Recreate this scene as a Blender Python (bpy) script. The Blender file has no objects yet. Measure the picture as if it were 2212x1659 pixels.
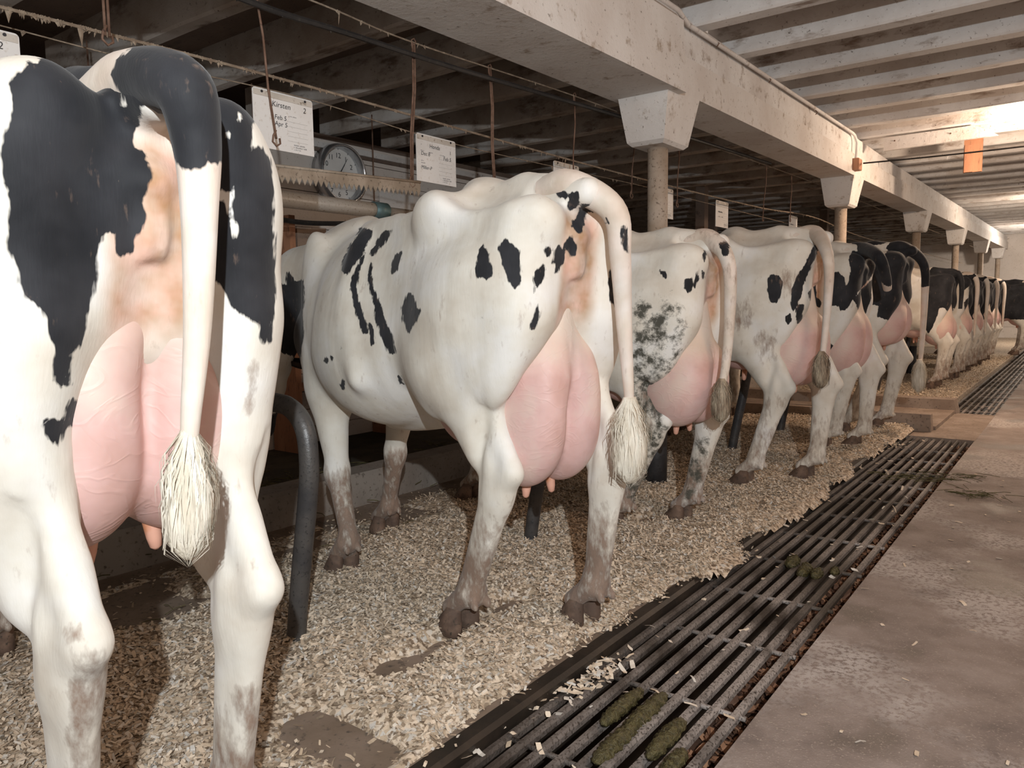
import bpy, math, random
import numpy as np
from mathutils import Matrix, Vector

rnd = random.Random(7)
rng = np.random.default_rng(11)
scene = bpy.context.scene
COL = scene.collection

# ------------------------------------------------------------------ camera
IW, IH, FPX = 2212.0, 1659.0, 1640.0
CX, CY = IW / 2, IH / 2
CAM_H = 1.1
def cam_axes(vp=(2347.0, 648.0), roll=math.radians(0.8)):
    d = np.array([(vp[0] - CX) / FPX, (vp[1] - CY) / FPX, 1.0]); d /= np.linalg.norm(d)
    sr, cr = math.sin(roll), math.cos(roll)
    u = np.array([-sr, -cr, (sr * d[0] + cr * d[1]) / d[2]]); u /= np.linalg.norm(u)
    return np.stack([np.cross(d, u), d, u], 1)
CR = cam_axes()                       # camera = CR @ world (x right, y down, z forward)
cam_data = bpy.data.cameras.new('camera')
cam_data.sensor_width = 36.0
cam_data.lens = FPX / IW * 36.0
cam_data.clip_start = 0.02
cam = bpy.data.objects.new('camera', cam_data)
COL.objects.link(cam)
rx, dn, fw = CR[0], CR[1], CR[2]
cam.matrix_world = Matrix(((rx[0], -dn[0], -fw[0], 0), (rx[1], -dn[1], -fw[1], 0),
                           (rx[2], -dn[2], -fw[2], CAM_H), (0, 0, 0, 1)))
scene.camera = cam

# ------------------------------------------------------------------ light and exposure
scene.view_settings.view_transform = 'Standard'
scene.view_settings.look = 'None'
scene.view_settings.gamma = 1.0
scene.view_settings.use_curve_mapping = False
scene.view_settings.exposure = 0.12
world = bpy.data.worlds.new('barn_air'); scene.world = world
world.use_nodes = True
world.node_tree.nodes['Background'].inputs[0].default_value = (1.0, 0.80, 0.66, 1)
world.node_tree.nodes['Background'].inputs[1].default_value = 0.36
def point_light(name, loc, power, color, radius):
    l = bpy.data.lights.new(name, 'POINT'); l.energy = power; l.color = color; l.shadow_soft_size = radius
    o = bpy.data.objects.new(name, l); o.location = loc; COL.objects.link(o)
    return o
# head lamp of the person standing in the alley: a wide cool beam aimed down the row
hl = bpy.data.lights.new('head_lamp_light', 'SPOT'); hl.energy = 385; hl.color = (0.93, 0.98, 1.0); hl.shadow_soft_size = 0.018
hl.spot_size = math.radians(122); hl.spot_blend = 1.0
hlo = bpy.data.objects.new('head_lamp_light', hl); hlo.location = (0.75, -0.65, 1.76); COL.objects.link(hlo)
hlo.rotation_euler = (Vector((-3.1, 4.9, 1.15)) - hlo.location).to_track_quat('-Z', 'Y').to_euler()
# ceiling bulb just outside the picture, then added fill lights along the alley
point_light('alley_bulb_and_fill', (-0.25, 8.6, 2.55), 150, (1.0, 0.74, 0.54), 0.06)
point_light('alley_bulb_and_fill', (1.1, 2.6, 2.55), 48, (1.0, 0.66, 0.44), 0.30)  # added warm fill, no bulb known here
point_light('alley_bulb_and_fill', (1.3, -1.6, 2.55), 34, (1.0, 0.66, 0.44), 0.30)  # second added warm fill, behind the camera
point_light('alley_bulb_and_fill', (-0.3, 16.0, 2.6), 110, (1.0, 0.80, 0.62), 0.08)  # added fill farther down the row
point_light('alley_bulb_and_fill', (-0.3, 23.0, 2.6), 240, (1.0, 0.86, 0.72), 0.08)  # added to brighten the end wall

# ------------------------------------------------------------------ pixel helpers (direction only; the plane gives the distance)
def pix_ray(p):
    return CR.T @ np.array([(p[0] - CX) / FPX, (p[1] - CY) / FPX, 1.0])
def on_z(p, z=0.0):
    w = pix_ray(p); t = (z - CAM_H) / w[2]; return np.array([0, 0, CAM_H]) + t * w
def on_x(p, x):
    w = pix_ray(p); return np.array([0, 0, CAM_H]) + x / w[0] * w
def on_y(p, y):
    w = pix_ray(p); return np.array([0, 0, CAM_H]) + y / w[1] * w
def to_pix(P):
    c = (np.asarray(P, float) - np.array([0, 0, CAM_H])) @ CR.T
    z = np.maximum(c[:, 2], 0.05)
    return np.stack([c[:, 0] / z * FPX + CX, c[:, 1] / z * FPX + CY], 1), c[:, 2]

# ------------------------------------------------------------------ object helpers
def link(o, parent=None):
    COL.objects.link(o)
    if parent is not None: o.parent = parent
    return o
def empty(name, loc=(0, 0, 0), rz=0.0):
    o = bpy.data.objects.new(name, None); o.location = loc; o.rotation_euler = (0, 0, rz)
    o.empty_display_size = 0.1
    return link(o)
def tag(o, label=None, cat=None, group=None, kind=None):
    if label: o['label'] = label
    if cat: o['category'] = cat
    if group: o['group'] = group
    if kind: o['kind'] = kind
    return o
def mesh_obj(name, verts, faces, mat, parent=None, smooth=False):
    me = bpy.data.meshes.new(name)
    me.from_pydata([tuple(v) for v in verts], [], [tuple(f) for f in faces])
    if smooth: me.shade_smooth()
    if mat is not None: me.materials.append(mat)
    return link(bpy.data.objects.new(name, me), parent)
class MB:
    """collects simple solids, builds one mesh object"""
    def __init__(s): s.v = []; s.f = []
    def add(s, v, f):
        b = len(s.v); s.v += [tuple(map(float, q)) for q in v]; s.f += [tuple(i + b for i in q) for q in f]; return s
    def box(s, lo, hi, jit=0.0):
        x0, y0, z0 = lo; x1, y1, z1 = hi
        v = [(x0, y0, z0), (x1, y0, z0), (x1, y1, z0), (x0, y1, z0), (x0, y0, z1), (x1, y0, z1), (x1, y1, z1), (x0, y1, z1)]
        if jit: v = [tuple(c + rnd.uniform(-jit, jit) for c in q) for q in v]
        return s.hexa(v)
    def hexa(s, v):
        return s.add(v, [(0, 3, 2, 1), (4, 5, 6, 7), (0, 1, 5, 4), (1, 2, 6, 5), (2, 3, 7, 6), (3, 0, 4, 7)])
    def bevbox(s, lo, hi, b):
        """box with its long edges chamfered in x-z and ends closed (runs along y)"""
        x0, y0, z0 = lo; x1, y1, z1 = hi
        pr = [(x0 + b, z0), (x1 - b, z0), (x1, z0 + b), (x1, z1 - b), (x1 - b, z1), (x0 + b, z1), (x0, z1 - b), (x0, z0 + b)]
        v = [(x, y0, z) for x, z in pr] + [(x, y1, z) for x, z in pr]
        f = [tuple(range(8)), tuple(range(15, 7, -1))] + [(i, i + 8, (i + 1) % 8 + 8, (i + 1) % 8) for i in range(8)]
        return s.add(v, f)
    def tube(s, pts, r, n=10, cap=True, flat=1.0):
        P = np.array(pts, float); m = len(P)
        R_ = np.full(m, r, float) if np.isscalar(r) else np.array(r, float)
        T = np.gradient(P, axis=0); T /= np.linalg.norm(T, axis=1)[:, None] + 1e-9
        ref = np.array([0, 0, 1.0]) if abs(T[0][2]) < .9 else np.array([1.0, 0, 0])
        a = np.cross(T[0], ref); a /= np.linalg.norm(a)
        v = []
        for i in range(m):
            a = a - T[i] * np.dot(a, T[i]); a /= np.linalg.norm(a) + 1e-9
            b = np.cross(T[i], a)
            for k in range(n):
                t = 2 * math.pi * k / n
                v.append(P[i] + R_[i] * (math.cos(t) * a + flat * math.sin(t) * b))
        f = []
        for i in range(m - 1):
            for k in range(n):
                f.append((i * n + k, i * n + (k + 1) % n, (i + 1) * n + (k + 1) % n, (i + 1) * n + k))
        if cap: f += [tuple(range(n - 1, -1, -1)), tuple(range((m - 1) * n, m * n))]
        return s.add(v, f)
    def build(s, name, mat, parent=None, smooth=False):
        return mesh_obj(name, s.v, s.f, mat, parent, smooth)
def spline(pts, n):
    """Catmull-Rom through the points (any dimension)"""
    P = np.array(pts, float); P = np.vstack([2 * P[0] - P[1], P, 2 * P[-1] - P[-2]])
    out = []; m = len(P) - 3
    for q in np.linspace(0, m - 1e-6, n):
        i = int(q); t = q - i
        a, b, c, d = P[i:i + 4]
        out.append(.5 * ((2 * b) + (c - a) * t + (2 * a - 5 * b + 4 * c - d) * t * t + (3 * b - a - 3 * c + d) * t ** 3))
    return np.array(out)

# ------------------------------------------------------------------ materials
def new_mat(name):
    m = bpy.data.materials.new(name); m.use_nodes = True
    nt = m.node_tree; return m, nt, nt.nodes['Principled BSDF']
def N(nt, typ, **kw):
    n = nt.nodes.new(typ)
    for k, v in kw.items():
        if hasattr(n, k): setattr(n, k, v)
        else: n.inputs[k].default_value = v
    return n
def ramp(nt, fac, stops):
    r = nt.nodes.new('ShaderNodeValToRGB')
    e = r.color_ramp.elements
    while len(e) < len(stops): e.new(0.5)
    for q, (p, c) in zip(e, stops):
        q.position = p; q.color = (*c, 1) if len(c) == 3 else c
    nt.links.new(fac, r.inputs[0]); return r.outputs[0]
def mixc(nt, fac, a, b, mode='MIX'):
    m = nt.nodes.new('ShaderNodeMix'); m.data_type = 'RGBA'; m.blend_type = mode
    for sock, val in ((m.inputs[0], fac), (m.inputs[6], a), (m.inputs[7], b)):
        if hasattr(val, 'is_linked'): nt.links.new(val, sock)
        elif isinstance(val, (int, float)): sock.default_value = val
        else: sock.default_value = (*val, 1)
    return m.outputs[2]
def mth(nt, op, a, b=0.0, c=0.0, clamp=False):
    m = nt.nodes.new('ShaderNodeMath'); m.operation = op; m.use_clamp = clamp
    for s_, v in zip(m.inputs, (a, b, c)):
        if hasattr(v, 'is_linked'): nt.links.new(v, s_)
        else: s_.default_value = v
    return m.outputs[0]
def coords(nt, scale=(1, 1, 1), kind='Object'):
    tc = nt.nodes.new('ShaderNodeTexCoord'); mp = nt.nodes.new('ShaderNodeMapping')
    mp.inputs['Scale'].default_value = scale
    nt.links.new(tc.outputs[kind], mp.inputs[0]); return mp.outputs[0]
def world_coords(nt, scale=(1, 1, 1)):
    g = nt.nodes.new('ShaderNodeNewGeometry'); mp = nt.nodes.new('ShaderNodeMapping')
    mp.inputs['Scale'].default_value = scale
    nt.links.new(g.outputs['Position'], mp.inputs[0]); return mp.outputs[0]
def noise(nt, vec, scale, detail=4.0, rough=0.55):
    n = nt.nodes.new('ShaderNodeTexNoise'); n.inputs['Scale'].default_value = scale
    n.inputs['Detail'].default_value = detail; n.inputs['Roughness'].default_value = rough
    nt.links.new(vec, n.inputs['Vector']); return n.outputs['Fac']
def bump(nt, bsdf, h, strength=0.3, dist=0.01):
    b = nt.nodes.new('ShaderNodeBump'); b.inputs['Strength'].default_value = strength; b.inputs['Distance'].default_value = dist
    nt.links.new(h, b.inputs['Height']); nt.links.new(b.outputs[0], bsdf.inputs['Normal'])
def attr(nt, name):
    a = nt.nodes.new('ShaderNodeAttribute'); a.attribute_name = name; return a.outputs['Fac']
def setb(nt, bsdf, col=None, rough=None, metal=None, spec=None):
    for key, v in (('Base Color', col), ('Roughness', rough), ('Metallic', metal), ('Specular IOR Level', spec)):
        if v is None: continue
        if hasattr(v, 'is_linked'): nt.links.new(v, bsdf.inputs[key])
        elif isinstance(v, tuple): bsdf.inputs[key].default_value = (*v, 1)
        else: bsdf.inputs[key].default_value = v
def speckle_mat(name, c1, c2, c3, scale=6.0, fine=60.0, rough=0.8, metal=0.0, bstr=0.3, bdist=0.004, lo=.42, hi=.62, stretch=(1, 1, 1)):
    """two-tone weathered surface: large stain noise between c1 and c2, fine specks of c3"""
    m, nt, b = new_mat(name)
    v = world_coords(nt, stretch)
    a = noise(nt, v, scale, 5); f = noise(nt, v, fine, 3, .6)
    col = mixc(nt, ramp(nt, a, [(lo, (0, 0, 0)), (hi, (1, 1, 1))]), c1, c2)
    col = mixc(nt, ramp(nt, f, [(.58, (0, 0, 0)), (.70, (1, 1, 1))]), col, c3)
    setb(nt, b, col, rough, metal); bump(nt, b, f, bstr, bdist)
    return m
# ------------------------------------------------------------------ structure materials
def whitewash(name, light, mid, dirt, scale=2.2, streak=(1, 1, 1), rough=.85, amt=.60):
    m, nt, b = new_mat(name)
    v = world_coords(nt, streak); v1 = world_coords(nt)
    big = noise(nt, v1, scale, 5, .6); st = noise(nt, v, 9, 6, .65); sp = noise(nt, v1, 38, 4, .7)
    col = mixc(nt, ramp(nt, big, [(.40, (0, 0, 0)), (.62, (1, 1, 1))]), light, mid)
    col = mixc(nt, ramp(nt, st, [(amt, (0, 0, 0)), (amt + .13, (1, 1, 1))]), col, dirt)
    col = mixc(nt, ramp(nt, sp, [(.62, (0, 0, 0)), (.72, (1, 1, 1))]), col, tuple(c * .45 for c in dirt))
    setb(nt, b, col, rough)
    bump(nt, b, mth(nt, 'ADD', sp, mth(nt, 'MULTIPLY', st, .6)), .5, .006)
    return m
MBEAM = whitewash('painted_concrete_beam', (.70, .68, .66), (.62, .58, .55), (.34, .27, .21), amt=.585)
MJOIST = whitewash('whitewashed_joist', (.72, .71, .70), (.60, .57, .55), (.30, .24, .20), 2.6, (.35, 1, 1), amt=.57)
MJOISTD = whitewash('whitewashed_joist_shaded', (.50, .48, .46), (.34, .29, .25), (.17, .13, .105), 2.0, (.35, 1, 1), amt=.52)  # darker joist copy: the beam's shade is put into the colour
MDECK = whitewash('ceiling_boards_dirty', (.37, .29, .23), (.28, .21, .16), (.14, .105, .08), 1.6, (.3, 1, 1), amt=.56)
MWALLW = whitewash('wall_board_paint', (.76, .71, .67), (.68, .62, .57), (.36, .29, .24), 1.2, (1, .3, 1), amt=.63)
MDARKW = whitewash('dark_wall_boards', (.20, .15, .12), (.14, .10, .08), (.07, .055, .045), 1.2, (1, .3, 1))
MCOL = speckle_mat('column_paint_grime', (.36, .28, .21), (.46, .38, .31), (.16, .12, .09), 5, 60, .75)
MCOLB = speckle_mat('column_base_tar', (.022, .022, .025), (.04, .04, .043), (.012, .012, .012), 8, 70, .5)
MRUST = speckle_mat('rusty_steel', (.13, .07, .045), (.20, .12, .085), (.06, .035, .025), 20, 120, .75, .2)
def alley_mat():
    m, nt, b = new_mat('alley_concrete')
    v = world_coords(nt)
    big = noise(nt, v, 1.1, 5, .6); md = noise(nt, v, 5, 5, .62); fine = noise(nt, v, 160, 3, .6); sp = noise(nt, v, 55, 4, .7)
    col = ramp(nt, md, [(.3, (.18, .145, .13)), (.5, (.27, .22, .195)), (.7, (.34, .285, .26))])
    # scattered barn lime
    lime = mth(nt, 'MULTIPLY', ramp(nt, big, [(.47, (0, 0, 0)), (.58, (1, 1, 1))]), ramp(nt, sp, [(.42, (0, 0, 0)), (.52, (1, 1, 1))]))
    lime = mth(nt, 'MULTIPLY', lime, .8)
    col = mixc(nt, lime, col, (.56, .52, .50))
    wet = ramp(nt, noise(nt, v, 1.9, 3), [(.56, (0, 0, 0)), (.64, (1, 1, 1))])
    col = mixc(nt, mth(nt, 'MULTIPLY', wet, .55), col, (.085, .068, .05))
    col = mixc(nt, ramp(nt, fine, [(.60, (0, 0, 0)), (.68, (1, 1, 1))]), col, (.40, .34, .29))
    rg = mth(nt, 'MULTIPLY_ADD', wet, -.22, .80)
    setb(nt, b, col, rg); bump(nt, b, mth(nt, 'ADD', fine, md), .45, .004)
    return m
MALLEY = alley_mat()
MKERB = speckle_mat('kerb_concrete', (.25, .19, .15), (.34, .27, .22), (.11, .085, .07), 5, 45, .85)
MGUT = speckle_mat('gutter_muck', (.016, .012, .009), (.035, .025, .018), (.015, .012, .01), 6, 40, .5)
MSTALL = speckle_mat('stall_mat_soiled', (.20, .15, .11), (.27, .21, .165), (.10, .08, .065), 4, 50, .85)
MMANGER = speckle_mat('manger_concrete', (.30, .27, .24), (.22, .19, .165), (.12, .10, .085), 3, 40, .85)
MFEED = speckle_mat('feed_floor', (.045, .04, .028), (.075, .062, .04), (.02, .018, .014), 6, 30, .9)

ZG = -.04                                   # level of grate and alley
RISE = .013                                 # the old ceiling climbs a little along the row
def zr(y): return RISE * (y - 4.3)
def struct(o, label=None):
    o['kind'] = 'structure'
    if label: o['label'] = label
    return o
# floor: alley slab, gutter channel, bridge between the grates, stall platform, feed alley
mb = MB(); mb.box((-.68, -3, -.5), (4.0, 30, ZG)); struct(mb.build('floor', MALLEY), 'grey concrete alley floor dusted with white lime')
mb = MB(); mb.box((-1.25, -3, -.62), (-.66, 30, -.34)); struct(mb.build('floor', MGUT), 'dark muck at the bottom of the gutter under the grate')
mb = MB(); mb.box((-1.235, 7.2, -.5), (-.675, 8.92, ZG + .002)); struct(mb.build('floor', MKERB), 'concrete bridge between the two gutter grates')
mb = MB(); mb.box((-3.3, -3, -.5), (-1.265, 7.50, -.012)); struct(mb.build('floor', MSTALL), 'brown soiled stall platform under the wood shavings')
mb = MB(); mb.box((-3.3, 7.62, -.5), (-1.02, 8.95, -.005)); mb.box((-3.3, 7.50, -.5), (-1.205, 7.62, -.03)); struct(mb.build('floor', MKERB), 'bare concrete walkway between the kerbs across the stalls')
mb = MB(); mb.box((-3.3, 8.95, -.5), (-1.12, 30, .012)); far_floor = mb.build('floor', MSTALL); struct(far_floor, 'raised stall platform beyond the concrete walkway')
mb = MB(); mb.box((-9, -3, -.5), (-3.44, 30, .03)); struct(mb.build('floor', MFEED), 'dark feed alley floor in front of the cows')
mb = MB(); mb.bevbox((-3.46, -3, -.3), (-3.25, 7.55, .175), .02); mb.bevbox((-3.46, 8.95, -.3), (-3.25, 30, .2), .02)
struct(mb.build('trim_1', MMANGER), 'grey concrete manger kerb in front of the cows')
# the two kerbs of the walkway
mb = MB(); mb.hexa([(-3.3, 7.47, -.05), (-1.035, 7.47, -.05), (-1.035, 7.60, -.05), (-3.3, 7.60, -.05), (-3.3, 7.485, .115), (-1.045, 7.485, .115), (-1.045, 7.585, .115), (-3.3, 7.585, .115)])
struct(mb.build('trim_2', MKERB), 'dark brown kerb ending the first run of stalls')
mb = MB(); mb.hexa([(-3.3, 8.86, -.05), (-1.0, 8.86, -.05), (-1.0, 9.10, -.05), (-3.3, 9.10, -.05), (-3.3, 8.88, .10), (-1.03, 8.88, .10), (-1.03, 9.08, .10), (-3.3, 9.08, .10)])
struct(mb.build('trim_3', MKERB), 'pale concrete kerb starting the second run of stalls')
# low kerb edge of the stall platform above the gutter
mb = MB(); mb.bevbox((-1.27, -3, -.5), (-1.205, 7.47, -.006), .012); struct(mb.build('trim_4', MGUT), 'dark wet edge of the stall platform along the gutter')

# ceiling deck
def tilt_quad(x0, x1, y0, y1, z, t=.06):
    return [(x0, y0, z + zr(y0)), (x1, y0, z + zr(y0)), (x1, y1, z + zr(y1)), (x0, y1, z + zr(y1)),
            (x0, y0, z + t + zr(y0)), (x1, y0, z + t + zr(y0)), (x1, y1, z + t + zr(y1)), (x0, y1, z + t + zr(y1))]
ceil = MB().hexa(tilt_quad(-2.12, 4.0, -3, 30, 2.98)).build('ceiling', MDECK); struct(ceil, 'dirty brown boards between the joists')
MDECKD = whitewash('ceiling_boards_shaded', (.19, .14, .11), (.14, .10, .08), (.08, .06, .05), 1.6, (.3, 1, 1), amt=.56)  # deck copy with the shade left of the beam painted into its tone
ceil2 = MB().hexa(tilt_quad(-9, -2.12, -3, 30, 2.80)).build('ceiling', MDECKD); struct(ceil2, 'brown boards above the cows, darkened by painted-in shade')
def joist(x0, x1, yc, zb, zt, w, parent, mat=None):
    mb = MB(); o = zr(yc); j = [rnd.uniform(-.012, .012) for _ in range(4)]
    n = 6; v = []
    for i in range(n + 1):
        x = x0 + (x1 - x0) * i / n; a = rnd.uniform(-.006, .006); b = rnd.uniform(-.008, .008)
        r = .012
        pr = [(-w / 2 + r + a, zb + b), (w / 2 - r + a, zb + b), (w / 2 + a, zb + r + b), (w / 2 + a, zt), (-w / 2 + a, zt), (-w / 2 + a, zb + r + b)]
        v += [(x, yc + p_, q + o) for p_, q in pr]
    f = [tuple(range(5, -1, -1)), tuple(range(n * 6, n * 6 + 6))]
    for i in range(n):
        for k in range(6): f.append((i * 6 + k, i * 6 + (k + 1) % 6, (i + 1) * 6 + (k + 1) % 6, (i + 1) * 6 + k))
    mb.add(v, f); return mb.build('joist', mat or MJOIST, parent)
y = 4.51 - .70 * 8
while y < 29.5:
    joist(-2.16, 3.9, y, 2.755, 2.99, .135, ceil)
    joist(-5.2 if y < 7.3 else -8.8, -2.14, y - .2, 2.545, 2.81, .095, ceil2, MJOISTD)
    y += .70 + (0.015 if y > 5 else 0)
# main beam: deep near segment, then two-ply segments over each bay
beam = MB().hexa([(-2.285, -3, 2.30 + zr(-3)), (-1.875, -3, 2.30 + zr(-3)), (-1.875, 4.17, 2.305), (-2.285, 4.17, 2.305),
                  (-2.285, -3, 2.70 + zr(-3)), (-1.895, -3, 2.70 + zr(-3)), (-1.895, 4.17, 2.705), (-2.285, 4.17, 2.705)]).build('ceiling_beam', MBEAM)
struct(beam, 'deep whitewashed beam over the cows nearest the clock wall')
beam2 = MB()
beam2.hexa([(-2.245, 4.17, 2.325), (-1.925, 4.17, 2.325), (-1.925, 30, 2.325 + zr(30)), (-2.245, 30, 2.325 + zr(30)),
            (-2.245, 4.17, 2.535), (-1.925, 4.17, 2.535), (-1.925, 30, 2.535 + zr(30)), (-2.245, 30, 2.535 + zr(30))])
beam2 = beam2.build('ceiling_beam', MBEAM); struct(beam2, 'long whitewashed beam carried on the row of columns')
MB().hexa([(-2.245, 4.17, 2.55), (-1.958, 4.17, 2.55), (-1.958, 30, 2.55 + zr(30)), (-2.245, 30, 2.545 + zr(30)),
           (-2.245, 4.17, 2.70), (-1.958, 4.17, 2.70), (-1.958, 30, 2.70 + zr(30)), (-2.245, 30, 2.70 + zr(30))]).build('upper_plank', MJOIST, beam2)
MB().hexa([(-2.23, 4.17, 2.53), (-1.985, 4.17, 2.53), (-1.985, 30, 2.53 + zr(30)), (-2.23, 30, 2.53 + zr(30)),
           (-2.23, 4.17, 2.56), (-1.985, 4.17, 2.56), (-1.985, 30, 2.56 + zr(30)), (-2.23, 30, 2.55 + zr(30))]).build('joint_filler', MDARKW, beam2)
MB().box((-2.2, -3, 2.70), (-1.96, 30, 2.78)).build('packing_strip', MJOIST, beam2)
# columns
colY = [4.25, 8.50, 12.9, 17.2, 21.6, 26.0]
colX = -2.09
for i, cy_ in enumerate(colY):
    o = zr(cy_)
    c = empty('support_column', (colX, cy_, 0)); c['kind'] = 'structure'
    c['label'] = ['round grime-speckled column under the deep beam end', 'second round column along the row with a brightly lit cap', 'third column along the row', 'fourth column along the row', 'fifth column along the row', 'column by the end wall'][i]
    MB().tube([(0, 0, .42), (0, 0, 1.0), (0, 0, 1.6), (0, 0, 2.09 + o)], .060, 24).build('shaft', MCOL, c, True)
    MB().tube([(0, 0, -.05), (0, 0, .2), (0, 0, .44)], .066, 24).build('base_sleeve', MCOLB, c, True)
    a, b_ = .165, .215
    mb = MB()
    zz0, zz1 = 2.055 + o, 2.33 + o
    mb.hexa([(-a * .72, -a, zz0), (a * .72, -a, zz0), (a * .72, a, zz0), (-a * .72, a, zz0), (-a * .95, -b_, zz1), (a * 1.02, -b_, zz1), (a * 1.02, b_, zz1), (-a * .95, b_, zz1)])
    mb.hexa([(-a * .6, -a * .85, zz0 - .02), (a * .6, -a * .85, zz0 - .02), (a * .6, a * .85, zz0 - .02), (-a * .6, a * .85, zz0 - .02), (-a * .72, -a, zz0), (a * .72, -a, zz0), (a * .72, a, zz0), (-a * .72, a, zz0)])
    mb.build('capital', MBEAM, c)
# clock wall on the left, boards with open joints
wall = MB().box((-5.12, .4, 0), (-5.03, 7.15, 2.53)).build('wall_left', MDARKW); struct(wall, 'whitewashed board wall behind the cows with the clock on it')
zb_ = .02
while zb_ < 2.45:
    h_ = min(.145, 2.50 - zb_)
    MB().box((-5.035, .4, zb_), (-5.0 + rnd.uniform(-.003, .003), 7.15, zb_ + h_ - .006)).build('board', MWALLW, wall)
    zb_ += h_
struct(MB().box((-5.05, .4, 2.40), (-4.95, 7.15, 2.445)).build('trim_5', MJOIST), 'white ledge along the top of the board wall')
struct(MB().box((-5.0, .4, 2.375), (-4.975, 7.15, 2.40)).build('trim_6', MDARKW), 'dark strip standing in for the shaded gap below the white ledge')  # dark strip added to paint the shaded gap under the ledge
struct(MB().box((-9.1, -3, 0), (-9.0, 30, 3.2)).build('wall_far_left', MDARKW), 'dark board wall on the far side of the barn')
struct(MB().box((-5.0, 7.1, 0), (-4.9, 7.2, 2.5)).build('trim_7', MDARKW), 'dark post at the end of the board wall')
wb = MB().box((-9, 27.0, -.5), (4.0, 27.2, 3.4)).build('wall_back', MWALLW); struct(wb, 'pale end wall of the barn beyond the last cows')
for k in range(9):
    MB().box((-9, 26.985, .0 + k * .34), (4.0, 27.01, .325 + k * .34)).build('board', MWALLW, wb)

# ------------------------------------------------------------------ gutter grates
def grate_mat():
    m, nt, b = new_mat('grate_steel_mucky')
    v = world_coords(nt)
    md = noise(nt, v, 3.0, 4); fine = noise(nt, v, 120, 3, .65); big = noise(nt, world_coords(nt, (1, .5, 1)), 1.6, 2)
    wornm = mth(nt, 'MULTIPLY', ramp(nt, md, [(.33, (0, 0, 0)), (.55, (1, 1, 1))]), ramp(nt, fine, [(.34, (0, 0, 0)), (.50, (1, 1, 1))]))
    sep = nt.nodes.new('ShaderNodeSeparateXYZ'); nt.links.new(v, sep.inputs[0])
    wear = mth(nt, 'MULTIPLY_ADD', sep.outputs[0], 1.6, 2.25, clamp=True)          # the alley side is walked on and worn bright
    col = mixc(nt, mth(nt, 'MULTIPLY', wornm, wear), (.040, .030, .024), (.36, .32, .295))
    col = mixc(nt, ramp(nt, big, [(.52, (0, 0, 0)), (.62, (1, 1, 1))]), col, (.055, .043, .033))
    setb(nt, b, col, .55, 0, .4); bump(nt, b, fine, .6, .004)
    return m
MGRATE = grate_mat()
def grate(label, y0, y1, xl, xr, nb, step):
    g = empty('gutter_grate', ((xl + xr) / 2, y0, ZG)); tag(g, label, 'grate', 'steel gutter grates')
    ox = (xl + xr) / 2
    w, hh = .025, .024
    mb = MB()
    L = y1 - y0; n = max(4, int(L / .35)); v = []
    prof = [(-w / 2, -hh), (w / 2, -hh), (w / 2, -.009), (w / 2 - .006, 0), (-w / 2 + .006, 0), (-w / 2, -.009)]
    f = []
    for i in range(n + 1): v += [(a, L * i / n, b) for a, b in prof]
    f = [(0, 1, 2, 3, 4, 5), tuple(range(n * 6 + 5, n * 6 - 1, -1))]
    for i in range(n):
        for k in range(6): f.append((i * 6 + (k + 1) % 6, i * 6 + k, (i + 1) * 6 + k, (i + 1) * 6 + (k + 1) % 6))
    mb.add(v, f)
    first = None
    for k in range(nb):
        x = xl + (xr - xl) * k / (nb - 1) - ox
        if first is None: first = mb.build('bar', MGRATE, g); o = first
        else: o = link(bpy.data.objects.new('bar', first.data), g)
        o.location = (x, rnd.uniform(-.02, .02), rnd.uniform(-.004, .004)); o.rotation_euler = (0, 0, rnd.uniform(-.0006, .0006))
    cr = None; y_ = .3
    while y_ < L - .1:
        if cr is None: cr = MB().tube([(xl - ox - .012, 0, -.016), (0, 0, -.016), (xr - ox + .03, 0, -.016)], .008, 8).build('cross_rod', MGRATE, g, True); o = cr
        else: o = link(bpy.data.objects.new('cross_rod', cr.data), g)
        o.location = (0, y_, 0); y_ += step
    return g
grate('long rusty steel bar grate over the gutter beside the spotted cow', -.6, 7.14, -1.190, -.735, 9, .46)
grate('distant steel bar grate over the gutter beyond the concrete bridge', 8.95, 24, -1.10, -.66, 8, .5)
# ------------------------------------------------------------------ stall dividers, hanging things, wires
MPIPE = speckle_mat('divider_pipe', (.060, .060, .064), (.10, .095, .092), (.035, .035, .037), 7, 90, .42, .35)
prof = [(-2.046, 1.5, -.05), (-2.04, 1.5, .05), (-2.005, 1.5, .25), (-1.955, 1.5, .5), (-1.94, 1.5, .62), (-1.955, 1.5, .73), (-2.02, 1.5, .79), (-2.13, 1.5, .805), (-2.5, 1.5, .82), (-3.0, 1.5, .84), (-3.3, 1.5, .86), (-3.36, 1.5, .80), (-3.36, 1.5, .15)]
dy = [1.5, 2.84, 5.40, 6.52, -.05, 10.3, 11.7]
dl = ['bent dark steel stall divider pipe between the near black-rumped cow and the spotted cow', 'dark steel stall divider foot showing under the spotted cow',
      'dark steel divider pipe beside the cow with the soiled white flank', 'short dark divider pipe behind the pink udder of the tall white cow', 'dark steel stall divider on the clock side of the first cow',
      'dark steel stall divider just beyond the concrete walkway', 'dark steel stall divider deep in the second run of stalls']
pm = None
for yy, lb in zip(dy, dl):
    c = empty('stall_divider', (-2.046, yy, 0)); tag(c, lb, 'stall divider', 'pipe stall dividers')
    pts = spline([(a + 2.046, 0, z) for a, _, z in prof], 60)
    if pm is None: o = MB().tube(pts, .0315, 16).build('pipe', MPIPE, c, True); pm = o.data
    else: o = link(bpy.data.objects.new('pipe', pm), c)
    if yy < 7:
        fl = MB().tube([(0, 0, -.02), (0, 0, .012)], .055, 16).build('floor_flange', MPIPE, c)

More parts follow.
